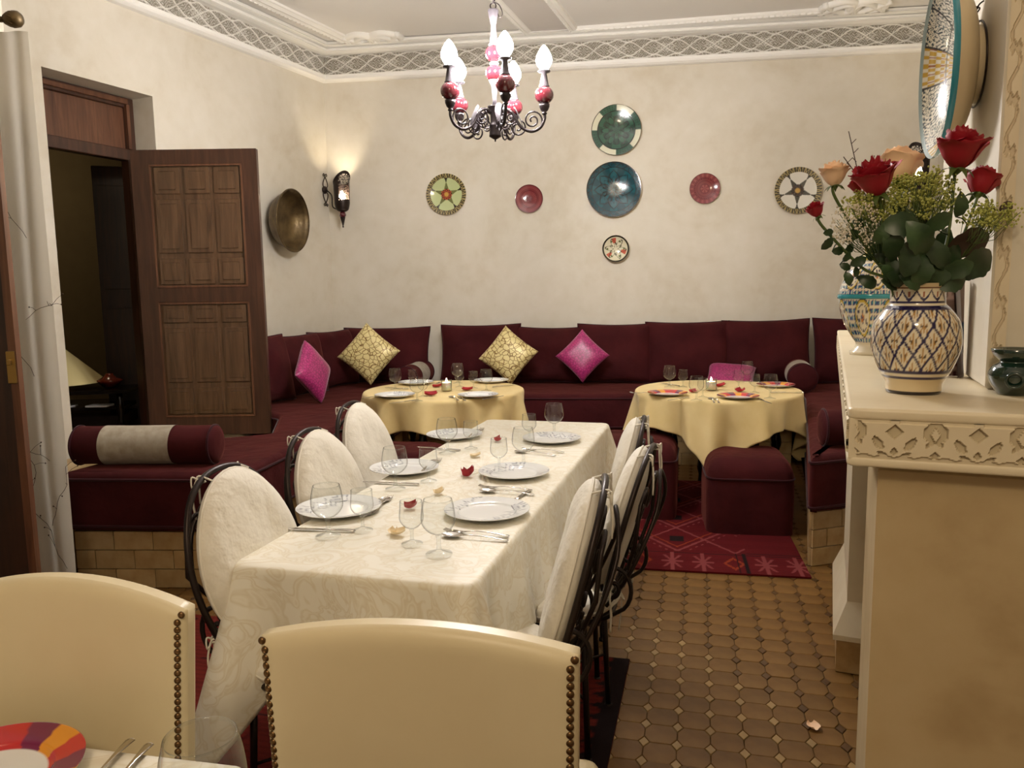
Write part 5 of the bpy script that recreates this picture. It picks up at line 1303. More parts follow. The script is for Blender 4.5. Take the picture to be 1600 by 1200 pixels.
# round tables
def round_table(c, lab, clab, ang, s_, R_=0.585, seed=0):
    t = thing('round_table', lab, 'table', (c[0], c[1], 0), ang, 'round tables')
    mb = MB(); mb.lathe([(0, TT-0.03), (R_-0.02, TT-0.03), (R_-0.005, TT-0.018), (R_-0.01, TT-0.002), (0, TT-0.002)], 48, cap=False); mb.build('tabletop', M['wood_black'], t)
    for k in range(6):
        a = R(30+60*k); mb = MB(); mb.lathe([(q.x, q.y) for q in smooth_path([(0.028, 0.0, 0), (0.022, 0.06, 0), (0.035, 0.12, 0), (0.022, 0.2, 0), (0.02, 0.34, 0), (0.036, 0.42, 0), (0.022, 0.5, 0), (0.030, 0.58, 0), (0.034, 0.70, 0)], 4)], 12)
        l = mb.build('leg', M['wood_black'], t); l.location = (0.40*math.cos(a), 0.40*math.sin(a), 0)
        a2 = R(90+60*k); p0 = Vector((0.40*math.cos(a), 0.40*math.sin(a), 0)); p1 = Vector((0.40*math.cos(a+R(60)), 0.40*math.sin(a+R(60)), 0))
        mb = MB(); mb.tube(smooth_path([p0+Vector((0, 0, 0.55)), p0.lerp(p1, 0.25)+Vector((0, 0, 0.66)), p0.lerp(p1, 0.5)+Vector((0, 0, 0.63)), p0.lerp(p1, 0.75)+Vector((0, 0, 0.66)), p1+Vector((0, 0, 0.55))], 5), 0.016, 6); mb.build('carved_arch', M['wood_black'], t)
    n = 220; per = []
    for i in range(n):
        a = 2*PI*i/n; per.append((Vector((R_*math.cos(a), R_*math.sin(a), 0)), Vector((math.cos(a), math.sin(a), 0))))
    def hg(i):
        a = 2*PI*i/n-ang*0; a = (a+PI/4) % (PI/2)-PI/4; return min(s_/math.cos(a), s_*1.36)-R_
    def fd(i, dn):
        a = 2*PI*i/n; c_ = abs(((a+PI/4) % (PI/2))-PI/4)
        f = 0.055*dn/0.3*math.sin(a*9+seed+0.9*math.sin(a*4+seed))+0.016*dn/0.3*math.sin(a*23+seed*2)
        f += -dn*0.12*math.exp(-((c_-PI/4+0.22)/0.10)**2)+dn*0.10*math.exp(-((c_-PI/4)/0.10)**2)
        return f
    mb = cloth_mb(per, hg, fd, seed, 24, 0.05, None, 0.022); o = mb.build('round_tablecloth', M['yellow_cloth']); o.location = (c[0], c[1], 0); o.rotation_euler = (0, 0, ang)
    tag(o, clab, 'tablecloth', 'butter yellow tablecloths'); sf = o.modifiers.new('thickness', 'SOLIDIFY'); sf.thickness = 0.002; sf.offset = 1
RC1, RC2 = (-0.49, 5.48), (1.42, 5.27)
round_table(RC1, 'round table under a yellow cloth below the left gold pillow', 'butter yellow square tablecloth draped over the left round table', R(-17), 0.78, 0.565, 1)
round_table(RC2, 'round table with dark carved legs under a yellow cloth beside the right ottoman', 'butter yellow square tablecloth draped over the right round table with its corner hanging low', R(-60), 0.77, 0.55, 4)

# ------------------------------------------------------------------ tableware prototypes
def goblet(name, rf, hs, rb_, hb, rt, ht, lab):
    t = thing(name, lab, 'glass')
    mb = MB(); mb.lathe([(rf, 0.001), (rf, 0.0025), (rf*0.55, 0.006), (rf*0.22, 0.011)], 36, cap=False); mb.build('foot', M['glass'], t)
    mb = MB(); mb.lathe([(rf*0.22, 0.011), (rf*0.16, hs*0.4), (rf*0.17, hs*0.85), (rf*0.26, hs)], 16, cap=False); mb.build('stem', M['glass'], t)
    mb = MB(); pts = smooth_path([(rf*0.26, hs, 0), (rb_*0.62, hs+(hb-hs)*0.22, 0), (rb_*0.93, hs+(hb-hs)*0.62, 0), (rb_, hb, 0), (rb_*0.94, hb+(ht-hb)*0.55, 0), (rt, ht, 0)], 6)
    mb.lathe([(q.x, q.y) for q in pts]+[(rt-0.0003, ht+0.0008), (rt-0.0012, ht+0.0004), (rt-0.0018, ht-0.0006), (rt-0.0022, ht-0.003)], 48, cap=False)
    mb.build('bowl', M['glass'], t)
    return Proto(t)
big = goblet('wine_glass', 0.036, 0.055, 0.0465, 0.100, 0.0385, 0.152, 'x')
small = goblet('water_glass', 0.030, 0.045, 0.0345, 0.080, 0.0315, 0.124, 'x')
def plate_proto(name, fn, lab, rp=0.135):
    t = thing(name, lab, 'plate')
    pf = smooth_path([(0, 0.004, 0), (0.55, 0.004, 0), (0.66, 0.007, 0), (0.72, 0.012, 0), (0.98, 0.019, 0), (1.0, 0.020, 0)], 5)
    mb = MB(); mb.lathe([(q.x*rp, q.y) for q in pf], 144, lambda a, tt, r, z: fn(a, r/rp), cap=False); mb.build('plate_top', M['porcelain'], t)
    mb = MB(); mb.lathe([(rp, 0.020), (rp*1.0, 0.0175), (rp*0.72, 0.008), (rp*0.62, 0.001), (0, 0.001)], 72, lambda a, tt, r, z: srgb(228, 228, 224), cap=False); mb.build('plate_underside', M['porcelain'], t)
    return Proto(t)
WH = srgb(230, 231, 230)
def zig(a, r):
    x, y = r*math.cos(a), r*math.sin(a)
    if x > 0.15 and r < 0.985:
        z = abs(((y/0.42) % 1)-0.5)*0.42
        for k in (0.30, 0.46, 0.62):
            if abs(x-k-z) < 0.018: return srgb(150, 152, 158)
        if 0.30+z < x < 0.46+z and (int(a*90)+int(r*60)) % 2: return srgb(206, 208, 212)
    if x < -0.5:
        z = abs(((y/0.3) % 1)-0.5)*0.3
        if 0 < (-x-0.62-z) < 0.07 and int(y*90) % 2: return srgb(150, 152, 158)
    return WH
STR = [srgb(196, 44, 44), srgb(226, 140, 40), srgb(120, 34, 74), srgb(206, 96, 120), srgb(222, 90, 40), srgb(226, 150, 40), srgb(150, 40, 60), srgb(110, 30, 80)]
def stripes(a, r):
    if r > 0.62:
        k = int(((a+0.25*(1-r))/(2*PI))*16) % 16; return STR[(k*5+k//3) % 8]
    return WH
pz_ = plate_proto('dinner_plate', zig, 'x'); ps_ = plate_proto('striped_plate', stripes, 'x', 0.13)
def bar(mb, pts, wds, th=0.0016):
    "flat ribbon along points with given half widths"
    P = [Vector(p) for p in pts]; n = len(P); A_ = []
    for i, (p, w_) in enumerate(zip(P, wds)):
        A_.append(mb.addv([p+Vector((0, w_, 0)), p+Vector((0, w_*0.6, th)), p+Vector((0, -w_*0.6, th)), p+Vector((0, -w_, 0)), p+Vector((0, -w_*0.6, -th*0.6)), p+Vector((0, w_*0.6, -th*0.6))]))
    for a, b_ in zip(A_, A_[1:]):
        for k in range(6): mb.face((a+k, a+(k+1) % 6, b_+(k+1) % 6, b_+k))
    mb.face([A_[0]+k for k in range(6)]); mb.face([A_[-1]+5-k for k in range(6)])
def spoon_proto():
    t = thing('spoon', 'x', 'spoon'); mb = MB(); bar(mb, [(0.04, 0, 0.006), (0.0, 0, 0.008), (-0.05, 0, 0.007), (-0.10, 0, 0.002), (-0.103, 0, 0.002)], [0.0028, 0.0026, 0.004, 0.008, 0.004]); mb.build('handle', M['steel'], t)
    mb = MB(); mb.grid(lambda u, v: (0.036+0.062*v, (u-0.5)*0.042*max(0.05, math.sin(PI*(0.06+0.90*v)))**0.6, 0.006-0.006*(1-(2*u-1)**2)*math.sin(PI*v)), 8, 10); mb.build('spoon_bowl', M['steel'], t); return Proto(t)
def fork_proto():
    t = thing('fork', 'x', 'fork'); mb = MB(); bar(mb, [(0.03, 0, 0.004), (0.0, 0, 0.008), (-0.05, 0, 0.007), (-0.10, 0, 0.002), (-0.103, 0, 0.002)], [0.0028, 0.0026, 0.004, 0.008, 0.004]); mb.build('handle', M['steel'], t)
    mb = MB(); bar(mb, [(0.028, 0, 0.004), (0.045, 0, 0.002), (0.06, 0, 0.002)], [0.003, 0.011, 0.012])
    mb.build('fork_head', M['steel'], t)
    for y in (-0.009, -0.003, 0.003, 0.009):
        mb = MB(); bar(mb, [(0.058, y, 0.002), (0.08, y, 0.002), (0.098, y*0.95, 0.007)], [0.0018, 0.0016, 0.0008]); mb.build('tine', M['steel'], t)
    return Proto(t)
def knife_proto():
    t = thing('table_knife', 'x', 'knife'); mb = MB(); bar(mb, [(-0.01, 0, 0.003), (-0.06, 0, 0.004), (-0.105, 0, 0.003), (-0.11, 0, 0.003)], [0.005, 0.0065, 0.008, 0.004], 0.0025); mb.build('handle', M['steel'], t)
    mb = MB(); bar(mb, [(-0.011, 0, 0.003), (0.02, 0, 0.003), (0.08, 0.001, 0.003), (0.108, 0.005, 0.003)], [0.0055, 0.009, 0.009, 0.002], 0.0009); mb.build('blade', M['steel'], t); return Proto(t)
SP, FK, KN = spoon_proto(), fork_proto(), knife_proto()
ZTOP = TT+0.006
def seat_at(px, py, z=ZTOP): return atz(px, py, z)
def lay(pro, head, tail, lab, grp, z=ZTOP, ln=None):
    a, b_ = atz(*head, z), atz(*tail, z); d = a-b_; c = (a+b_)/2; return pro.put((c.x, c.y, z+0.001), math.atan2(d.y, d.x), lab, grp)
GB, GS, GP, GK, GF, GSP = 'large goblets on the tables', 'small water glasses on the tables', 'white zigzag plates', 'table knives', 'forks', 'spoons'
# long table: (where, plate centre, big foot, small foot)
LS = 'on the doorway side'; RS = 'on the aisle side'
for lab, pc, bgp, smp, rot in (
    ('nearest the camera '+LS+' of the long table', (530, 799), (513, 838), (567, 829), 150),
    ('in the middle '+LS+' of the long table', (632, 736), (618, 764), (670, 752), 165),
    ('at the far end '+LS+' of the long table', (710, 683), (699, 708), (736, 701), 160),
    ('nearest the camera '+RS+' of the long table', (761, 803), (686, 866), (644, 850), -30),
    ('in the middle '+RS+' of the long table', (803, 742), (818, 726), (780, 733), 130),
    ('at the far end '+RS+' of the long table', (862, 689), (866, 679), (827, 688), 60)):
    p = seat_at(*pc); pz_.put((p.x, p.y, ZTOP), R(rot), 'white zigzag dinner plate '+lab, GP)
    p = seat_at(*bgp); big.put((p.x, p.y, ZTOP), rnd.uniform(0, 3), 'large empty goblet '+lab, GB)
    p = seat_at(*smp); small.put((p.x, p.y, ZTOP), rnd.uniform(0, 3), 'small empty water glass '+lab, GS)
lay(KN, (448, 827), (553, 831), 'knife lying nearest the camera on the doorway side of the long table', GK)
lay(KN, (567, 754), (655, 758), 'knife lying in the middle on the doorway side of the long table', GK)
lay(KN, (650, 699), (722, 705), 'knife lying at the far end on the doorway side of the long table', GK)
for (h_, t_, w_) in (((611, 777), (583, 803), 'nearest the camera'), ((690, 716), (664, 738), 'in the middle'), ((758, 667), (735, 686), 'at the far end')):
    lay(FK, h_, t_, 'fork beyond the plate '+w_+' on the doorway side of the long table', GF)
    lay(SP, (h_[0]-7, h_[1]+2), (t_[0]-7, t_[1]+2), 'spoon beyond the plate '+w_+' on the doorway side of the long table', GSP)
for (h_, t_, h2, t2, w_) in (((700, 838), (782, 845), (704, 831), (783, 838), 'nearest the camera'), ((750, 768), (832, 774), (748, 761), (830, 767), 'in the middle'), ((803, 706), (868, 713), (812, 702), (884, 708), 'at the far end')):
    lay(SP, h_, t_, 'spoon before the plate '+w_+' on the aisle side of the long table', GSP)
    lay(FK, h2, t2, 'fork before the plate '+w_+' on the aisle side of the long table', GF)
lay(KN, (792, 790), (824, 770), 'knife beyond the plate nearest the camera on the aisle side of the long table', GK)
# round table settings
for pc, lab, rot in (((617, 620), 'front left on the left round table', 40), ((747, 620), 'front right on the left round table', -20), ((650, 600), 'back left on the left round table, behind three glasses', 120), ((768, 597), 'back right on the left round table', 200)):
    p = seat_at(*pc); pz_.put((p.x, p.y, ZTOP), R(rot), 'white zigzag dinner plate '+lab, GP)
for pc, pro, lab, g in (((618, 609), big, 'large goblet furthest left on the left round table', GB), ((652, 627), big, 'large goblet in front on the left round table', GB), ((715, 599), big, 'large goblet at the back of the left round table behind the candle', GB), ((760, 611), big, 'large goblet furthest right on the left round table', GB),
                        ((645, 604), small, 'small glass at the back left of the left round table', GS), ((661, 620), small, 'small glass just behind the front goblet of the left round table', GS), ((718, 605), small, 'small glass right of the candle on the left round table', GS), ((740, 607), small, 'small glass before the back right plate of the left round table', GS),
                        ((1046, 605), big, 'large goblet furthest left on the right round table', GB), ((1088, 626), big, 'large goblet in front on the right round table', GB), ((1167, 597), big, 'large goblet at the back of the right round table before the fallen pillow', GB), ((1203, 623), big, 'large goblet furthest right on the right round table', GB),
                        ((1067, 605), small, 'small glass left of the candle on the right round table', GS), ((1098, 621), small, 'small glass half hidden by the front goblet of the right round table', GS), ((1154, 607), small, 'small glass before the back goblet on the right round table', GS), ((1179, 614), small, 'small glass left of the rightmost goblet on the right round table', GS)):
    p = seat_at(*pc); pro.put((p.x, p.y, ZTOP), rnd.uniform(0, 3), lab, g)
for pc, lab, rot in (((1043, 617), 'front left on the right round table', 70), ((1153, 622), 'front right on the right round table', 200), ((1212, 604), 'back right on the right round table', 10)):
    p = seat_at(*pc); ps_.put((p.x, p.y, ZTOP), R(rot), 'white plate with a striped red and orange rim '+lab, 'striped plates')
for pro, h_, t_, lab, g in ((KN, (574, 622), (592, 619), 'knife at the far left of the left round table', GK), (KN, (610, 631), (650, 626), 'knife before the front left plate of the left round table', GK), (SP, (702, 619), (718, 627), 'spoon left of the front right plate on the left round table', GSP), (FK, (712, 618), (731, 629), 'fork left of the front right plate on the left round table', GF), (KN, (783, 620), (760, 624), 'knife right of the front right plate on the left round table', GK),
                            (KN, (605, 606), (634, 608), 'knife by the leftmost goblet of the left round table', GK), (FK, (688, 598), (668, 603), 'fork behind the candle on the left round table', GF), (KN, (800, 602), (775, 605), 'knife at the right edge of the left round table', GK),
                            (SP, (1108, 620), (1118, 632), 'spoon left of the front right plate on the right round table', GSP), (FK, (1116, 621), (1125, 632), 'fork left of the front right plate on the right round table', GF), (KN, (1203, 631), (1186, 624), 'knife right of the front right plate on the right round table', GK), (KN, (1040, 627), (1078, 621), 'knife before the front left plate of the right round table', GK),
                            (FK, (998, 615), (1012, 616), 'fork at the far left of the right round table', GF), (KN, (1033, 599), (1062, 604), 'knife behind the leftmost goblet of the right round table', GK), (KN, (1245, 614), (1216, 614), 'knife at the right edge of the right round table', GK)):
    lay(pro, h_, t_, lab, g)
def candle(px, py, lab, lit):
    p = seat_at(px, py); t = thing('votive_candle', lab, 'candle', (p.x, p.y, ZTOP), 0, 'votive candles on the round tables')
    mb = MB(); mb.lathe([(0, 0.001), (0.034, 0.001), (0.036, 0.006), (0.038, 0.08), (0.036, 0.08), (0.034, 0.01)], 32, cap=False); mb.build('glass_holder', M['glass'], t)
    mb = MB(); mb.lathe([(0, 0.008), (0.033, 0.008), (0.0345, 0.060), (0.030, 0.062), (0, 0.058)], 32, cap=False); mb.build('wax', M['wax'], t)
    mb = MB(); mb.tube([(0, 0, 0.058), (0.001, 0, 0.068)], 0.001, 5); mb.build('wick', M['thread'], t)
    mb = MB(); mb.lathe([(0.0, 0.064), (0.005, 0.069), (0.0055, 0.074), (0.003, 0.083), (0, 0.092)], 12, cap=False); mb.build('flame', M['flame'], t)
candle(698, 611, 'lit votive candle in glass on the left round table', 1); candle(1111, 610, 'brightly lit votive candle in glass on the right round table', 1)
def petal(px, py, size, m, lab, rz, z=ZTOP, cup=0.35):
    p = atz(px, py, z); mb = MB()
    def f(u, v):
        uu = (u-.5)*2; w_ = 0.5*math.sin(PI*min(0.97, 0.10+0.8*v))**0.7
        return (size*(v-0.5), size*uu*w_, size*(cup*(uu*uu*0.6+(v-0.4)**2*1.2))+0.001)
    mb.grid(f, 8, 8); o = mb.build('petal', m); o.location = (p.x, p.y, z+0.001); o.rotation_euler = (rnd.uniform(-.15, .15), rnd.uniform(-.1, .1), rz); tag(o, lab, 'petal', 'rose petals strewn about')
petal(732, 745, 0.045, M['red_petal'], 'curled red rose petal in the middle of the long table', 0.3, cup=0.9)
petal(726, 742, 0.03, M['red_petal'], 'smaller red rose petal touching the curled one on the long table', 2.3, cup=0.9)
petal(622, 836, 0.042, M['cream_petal'], 'cream petal near the front small glass of the long table', 0.2, cup=0.5)
petal(614, 833, 0.03, M['cream_petal'], 'little cream petal overlapping the one near the front small glass', 1.2, cup=0.5)
petal(686, 772, 0.038, M['cream_petal'], 'cream petal halfway between the two front pairs of glasses', 0.6, cup=0.6)
petal(743, 714, 0.045, M['cream_petal'], 'pale cream petal at the far half of the long table', 0.1, cup=0.4)
petal(641, 795, 0.04, M['red_petal'], 'dark red petal seen through the nearest small aisle-side glass', 0.4, cup=0.7)
petal(778, 690, 0.04, M['red_petal'], 'dark red petal seen through the middle aisle-side small glass', 0.8, cup=0.7)
petal(684, 605, 0.075, M['red_petal'], 'red petal left of the candle on the left round table', 0.0)
petal(673, 618, 0.085, M['red_petal'], 'red petal in the middle front of the left round table', 0.3)
petal(730, 610, 0.075, M['red_petal'], 'red petal right of the candle on the left round table', -0.2)
petal(1126, 604, 0.07, M['red_petal'], 'red petal right of the candle on the right round table', 0.1)
petal(1083, 613, 0.06, M['red_petal'], 'red petal left of the candle on the right round table', 0.5)
petal(1156, 612, 0.07, M['red_petal'], 'red petal behind the front right striped plate', 0.9)
petal(1271, 1138, 0.045, M['peach_petal'], 'pale pink petal lying alone on the tiled floor', 1.6, 0.001)

# ------------------------------------------------------------------ iron chairs with white covers
def iron_chair(loc, face, label, rear_cover=True, tilt=0.27, wide=1.0):
    "local: seat faces +y"
    t = thing('iron_chair', label, 'chair', (loc[0], loc[1], 0), face, 'white-cushioned iron chairs at the long table')
    mb = MB(); mb.tube([(0.195*math.cos(a), 0.195*math.sin(a), 0.44) for a in [2*PI*k/36 for k in range(36)]], 0.009, 8, True); mb.build('seat_ring', M['iron'], t)
    for (x, y) in ((-0.14, 0.14), (0.14, 0.14), (-0.15, -0.13), (0.15, -0.13)):
        mb = MB(); mb.tube([(x, y, 0.438), (x*1.12, y*1.12, 0.012)], 0.010, 8); mb.lathe([], 8) if False else None
        mb.M = Matrix.Translation((x*1.12, y*1.12, 0)); mb.lathe([(0.014, 0.0), (0.014, 0.012), (0.010, 0.016)], 12); mb.build('leg', M['iron'], t)
    mb = MB(); q = 1.07; mb.tube([(-0.14*q, 0.14*q, 0.2), (0.15*q, -0.13*q, 0.2)], 0.005, 6); mb.build('stretcher', M['iron'], t)
    mb = MB(); mb.tube([(0.14*q, 0.14*q, 0.2), (-0.15*q, -0.13*q, 0.2)], 0.005, 6); mb.build('stretcher', M['iron'], t)
    def bk(x, z, off=0.0): return Vector((x*wide, -0.17-(z-0.44)*tilt-off, z))
    mb = MB(); hoop = smooth_path([bk(-0.13, 0.44), bk(-0.185, 0.55), bk(-0.215, 0.68), bk(-0.205, 0.80), bk(-0.15, 0.91), bk(-0.06, 0.965), bk(0.06, 0.965), bk(0.15, 0.91), bk(0.205, 0.80), bk(0.215, 0.68), bk(0.185, 0.55), bk(0.13, 0.44)], 5)
    mb.tube(hoop, 0.009, 8); mb.build('back_hoop', M['iron'], t)
    for s_ in (-1, 1):
        sc = MB()
        pts = [bk(s_*(0.10+0.07*(1-k/30)*math.cos(0.4+k*0.30)), 0.80+0.075*(1-k/30)*math.sin(0.4+k*0.30), 0.028) for k in range(28)]
        sc.tube([bk(s_*0.02, 0.50, 0.01), bk(s_*0.10, 0.60, 0.04), bk(s_*0.185, 0.72, 0.045)]+pts, 0.0065, 7)
        pts = [bk(s_*(0.085-0.06*(1-k/26)*math.cos(k*0.30)), 0.60+0.06*(1-k/26)*math.sin(-k*0.30), 0.04) for k in range(24)]
        sc.tube(pts, 0.006, 7); sc.build('back_scroll', M['iron'], t)
    mb = MB(); mb.tube(smooth_path([bk(-0.13, 0.50, 0.01), bk(-0.16, 0.63, 0.055), bk(-0.10, 0.80, 0.075), bk(0, 0.90, 0.045), bk(0.10, 0.80, 0.075), bk(0.16, 0.63, 0.055), bk(0.13, 0.50, 0.01)], 6), 0.0062, 7); mb.build('rear_bow', M['iron'], t)
    for s_ in (-1, 1):
        sc = MB(); sc.tube([bk(s_*0.13, 0.45), bk(s_*0.15, 0.47, 0.02)]+[Vector((s_*0.16, -0.222-0.060*(1-k/36)*math.cos(-1.0+k*0.28), 0.575+0.078*(1-k/36)*math.sin(-1.0+k*0.28))) for k in range(33)], 0.0068, 7); sc.build('side_scroll', M['iron'], t)
    # seat cushion
    mb = MB(); P_ = smooth_path([(0.0, 0.452, 0), (0.17, 0.452, 0), (0.205, 0.462, 0), (0.212, 0.478, 0), (0.203, 0.496, 0), (0.17, 0.505, 0), (0.0, 0.510, 0)], 5)
    mb.lathe([(max(0, q.x), q.y) for q in P_], 40, cap=False)
    for i in range(len(mb.v)):
        v = mb.v[i]; mb.v[i] = (v[0], v[1], v[2]+0.004*noise.noise(Vector((v[0]*14, v[1]*14, v[2]*9+loc[0]))))
    cu_ = mb.build('seat_cushion', M['white_cover'], t)
    e = MB(); e.tube([(0.211*math.cos(2*PI*k/36), 0.211*math.sin(2*PI*k/36), 0.474) for k in range(36)], 0.004, 6, True); e.build('piping', M['tie'], cu_)
    # back pad, an egg-shaped cover in front of the hoop
    mb = MB(); nu = 44; nv = 12
    def outline(a):
        x = 0.205*math.cos(a)*(1-0.10*math.sin(a)); z = 0.735+0.235*math.sin(a); return x*wide*1.02, z
    def pad(side):
        def f(u, v):
            a = 2*PI*u; x, z = outline(a); k = math.sin(v*PI/2); x *= k; z = 0.735+(z-0.735)*k
            th = 0.036*max(0.0, 1-k**6)**0.5+0.002
            wr = 0.006*noise.noise(Vector((x*9, z*7, side*3+loc[0]*5)))+0.004*noise.noise(Vector((x*22, z*9, side+loc[1]*3)))
            p = bk(0, z); return (x, p.y+0.030+side*th+side*wr*(1-k**8), z)
        return f
    mb.grid(pad(1), nu, nv, True); mb.grid(pad(-1), nu, nv, True); pd = mb.build('back_cover', M['white_cover'], t)
    e = MB(); e.tube([Vector((outline(2*PI*k/44)[0]*1.005, bk(0, outline(2*PI*k/44)[1]).y+0.030, outline(2*PI*k/44)[1])) for k in range(44)], 0.004, 6, True); e.build('piping', M['tie'], pd)
    for (x, z, sx) in ((0.08, 0.955, 1), (-0.08, 0.955, -1), (0.19, 0.56, 1), (-0.19, 0.56, -1)):
        b0 = bk(x, z); e = MB()
        e.tube(smooth_path([b0+Vector((0, 0.03, 0)), b0+Vector((0, -0.012, 0.010)), b0+Vector((0.006*sx, -0.016, -0.006)), b0+Vector((0, 0.008, -0.004)), b0+Vector((0.008*sx, -0.014, 0.0)), b0+Vector((0.018*sx, -0.022, -0.05)), b0+Vector((0.012*sx, -0.02, -0.11))], 5), 0.0028, 6)
        e.tube(smooth_path([b0+Vector((0.004*sx, -0.014, 0)), b0+Vector((0.02*sx, -0.02, 0.01)), b0+Vector((0.02*sx, -0.02, -0.02)), b0+Vector((0.0, -0.016, -0.008)), b0+Vector((-0.008*sx, -0.02, -0.07))], 5), 0.0025, 6)
        e.build('tie', M['tie'], t)
    e = MB(); e.tube(smooth_path([(0.13, -0.16, 0.47), (0.16, -0.19, 0.43), (0.165, -0.19, 0.36), (0.15, -0.185, 0.30)], 5), 0.0028, 6); e.tube(smooth_path([(0.13, -0.16, 0.47), (0.18, -0.17, 0.45), (0.17, -0.20, 0.40), (0.14, -0.18, 0.44)], 5), 0.0026, 6); e.build('tie', M['tie'], t)
    return t
def chair_by_top(px, py, face_deg, label, ztop=0.965, **k):
    p = atz(px, py, ztop); a = R(face_deg); fwd = Vector((-math.sin(a), math.cos(a), 0)); off = 0.17+(ztop-0.44)*0.27
    c = p+fwd*off; return iron_chair((c.x, c.y), a, label, **k)
# face angle: +y rotated; -90 faces +x, +90 faces -x
chair_by_top(345, 734, -107, 'white-draped oval-back iron chair on the doorway side, nearest the camera', wide=1.0)
chair_by_top(481, 675, -107, 'white-draped oval-back iron chair on the doorway side, between two others', wide=1.0)
chair_by_top(548, 632, -106, 'white-draped oval-back iron chair on the doorway side, furthest from the camera', wide=1.0)
chair_by_top(945, 753, 83, 'iron chair with white pad seen edge-on, nearest on the aisle side')
chair_by_top(1018, 702, 72, 'iron scroll-back chair in the middle of the aisle side with round white seat')
chair_by_top(1006, 656, 80, 'iron chair with white pad furthest on the aisle side, before the ottoman')

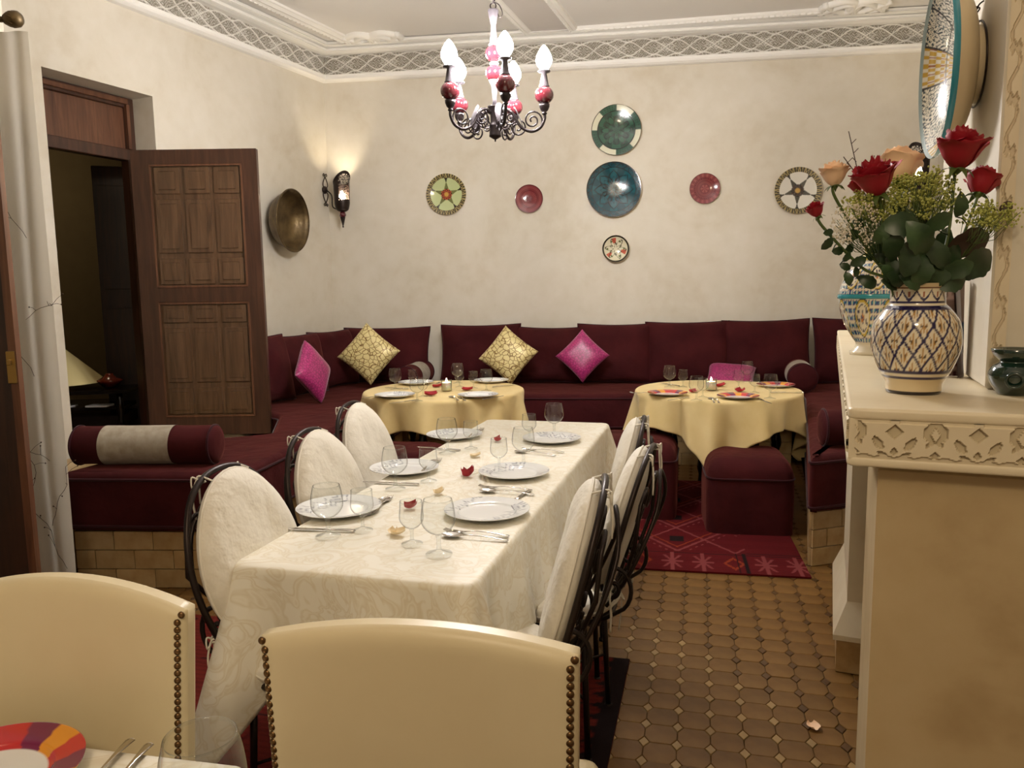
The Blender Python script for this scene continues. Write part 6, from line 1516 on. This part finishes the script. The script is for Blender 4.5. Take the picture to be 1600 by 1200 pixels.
# ------------------------------------------------------------------ cream leather chairs
def leather_chair(c, ang, label, front, side_h=0.945, arch=0.030, taper=0.03):
    "back panel centred on local origin, seat towards -y if front (we see the inner face) else +y"
    t = thing('leather_chair', label, 'chair', (c[0], c[1], 0), ang, 'cream leather chairs with bronze nails')
    W_ = 0.482; s_ = -1 if front else 1
    def top(x): return side_h+arch*(1-(2*x/W_)**2)
    mb = MB(); nx = 28; th = 0.055
    prof = [(0.0, -th/2+0.012), (0, 0)]
    def face_pt(u, v, side):
        x = (u-0.5)*W_*(1-taper*(1-v)); z = 0.40+(top((u-0.5)*W_)-0.40)*v
        e = min(1.0, min(u, 1-u)/0.045, (1-v)/0.05); dd = th/2*(math.sqrt(max(0, 1-(1-e)**2)))
        return (x, side*(0.010+dd*0.62)+0.04*(z-0.4)*(-s_)*1.0, z)
    for side in (-1, 1):
        mb.grid(lambda u, v: face_pt(0.5-0.5*math.cos(PI*u), 1-(1-v)**1.8, side), nx, 24)
    # rim
    rim = [(0, k/20) for k in range(21)]+[(k/28, 1) for k in range(1, 29)]+[(1, 1-k/20) for k in range(1, 21)]
    a = mb.addv([face_pt(u, v, -1) for u, v in rim]); b_ = mb.addv([face_pt(u, v, 1) for u, v in rim])
    for i in range(len(rim)-1): mb.face((a+i, a+i+1, b_+i+1, b_+i))
    mb.build('backrest', M['leather'], t)
    vs_ = -1
    for sx in (-1, 1):
        z = top(W_/2)-0.004; k = 0; nm = MB()
        first_ = None
        while z > 0.46:
            u = 0.5+sx*(0.5-0.024); v = (z-0.40)/(top((u-0.5)*W_)-0.40); p = face_pt(u, v, -1)
            p = (p[0]+ (sx*0.006 if k == 0 else 0), p[1], p[2])
            if first_ is None:
                nm.M = None; nn = MB(); nn.M = Matrix.Rotation(R(90), 4, 'X'); nn.lathe([(0.0062, -0.0005), (0.0061, 0.0012), (0.0046, 0.0032), (0.0022, 0.0042), (0, 0.0044)], 12, cap=False)
                o = nn.build('nail', M['nail'], t); first_ = o
            else: o = first_.copy(); LINK(o)
            o.location = (p[0], p[1]+0.001, p[2]); z -= 0.0126; k += 1
    mb = MB(); y0, y1 = (0.03, 0.46) if s_ > 0 else (-0.46, -0.03)
    mb.prism(rpoly([(-W_/2, y0), (W_/2, y0), (W_/2+0.01, y1), (-W_/2-0.01, y1)], 0.04), 0.38, 0.48, 0.03, True, 4); mb.build('seat', M['leather'], t)
    for x in (-W_/2+0.03, W_/2-0.03):
        for y in (y0+0.02 if s_ > 0 else y1-0.02, y1-0.03 if s_ > 0 else y0+0.03):
            mb = MB(); mb.prism([(-0.018, -0.018), (0.018, -0.018), (0.018, 0.018), (-0.018, 0.018)], 0, 0.385, 0.003); l = mb.build('leg', M['wood'], t); l.location = (x, y, 0)
    return t
leather_chair((-0.143, 1.105), R(-9.3), 'cream leather chair with nailed edges in the foreground centre, back to the camera', False)
leather_chair((-0.797, 1.264), R(-6), 'cream leather chair with a nailed right edge at the lower left behind the striped plate', True, 0.928, 0.052, 0.10)

# ------------------------------------------------------------------ foreground table
fr_ = Vector((-0.405, 1.075, 0)); fa = R(-11.5); Wn, Ln = 1.15, 0.72
t = thing('near_table', 'table at the lower left corner under a white cloth', 'table', fr_[:], fa)
mb = MB(); mb.box((-Wn+0.01, -Ln+0.01, TT-0.03), (-0.01, -0.01, TT-0.002), 0.004); mb.build('tabletop', M['wood_black'], t)
for x in (-0.07, -Wn+0.07):
    for y in (-0.07, -Ln+0.07): mb = MB(); mb.box((x-0.02, y-0.02, 0), (x+0.02, y+0.02, TT-0.03), 0.003); mb.build('leg', M['wood_black'], t)
pn = [(p+Vector((-Wn/2, -Ln, 0)), n_) for p, n_, _ in rr_perim(Wn, Ln, 0.02)]
mb = cloth_mb(pn, lambda i: 0.22, lambda i, dn: 0.02*dn/0.2*math.sin(i*0.35), 3, 12, 0.02, None, 0.012); o = mb.build('near_tablecloth', M['white_cloth']); o.location = fr_; o.rotation_euler = (0, 0, fa)
tag(o, 'white tablecloth on the lower left table under the striped plate', 'tablecloth')
p = atz(-26, 1206, ZTOP+0.02); ps_.put((p.x, p.y, ZTOP), R(-40), 'large striped red orange and purple plate at the lower left corner', 'striped plates', 1.0)
p = atz(314, 1172, ZTOP+0.152); big.put((p.x, p.y, ZTOP), 0, 'large goblet whose rim rises at the bottom edge of the photo', GB, 1.12)
lay(SP, (110, 1268), (186, 1180), 'spoon with its handle pointing away beside the lower left striped plate', GSP)
lay(FK, (150, 1272), (213, 1192), 'fork with its handle pointing away beside the lower left goblet', GF)
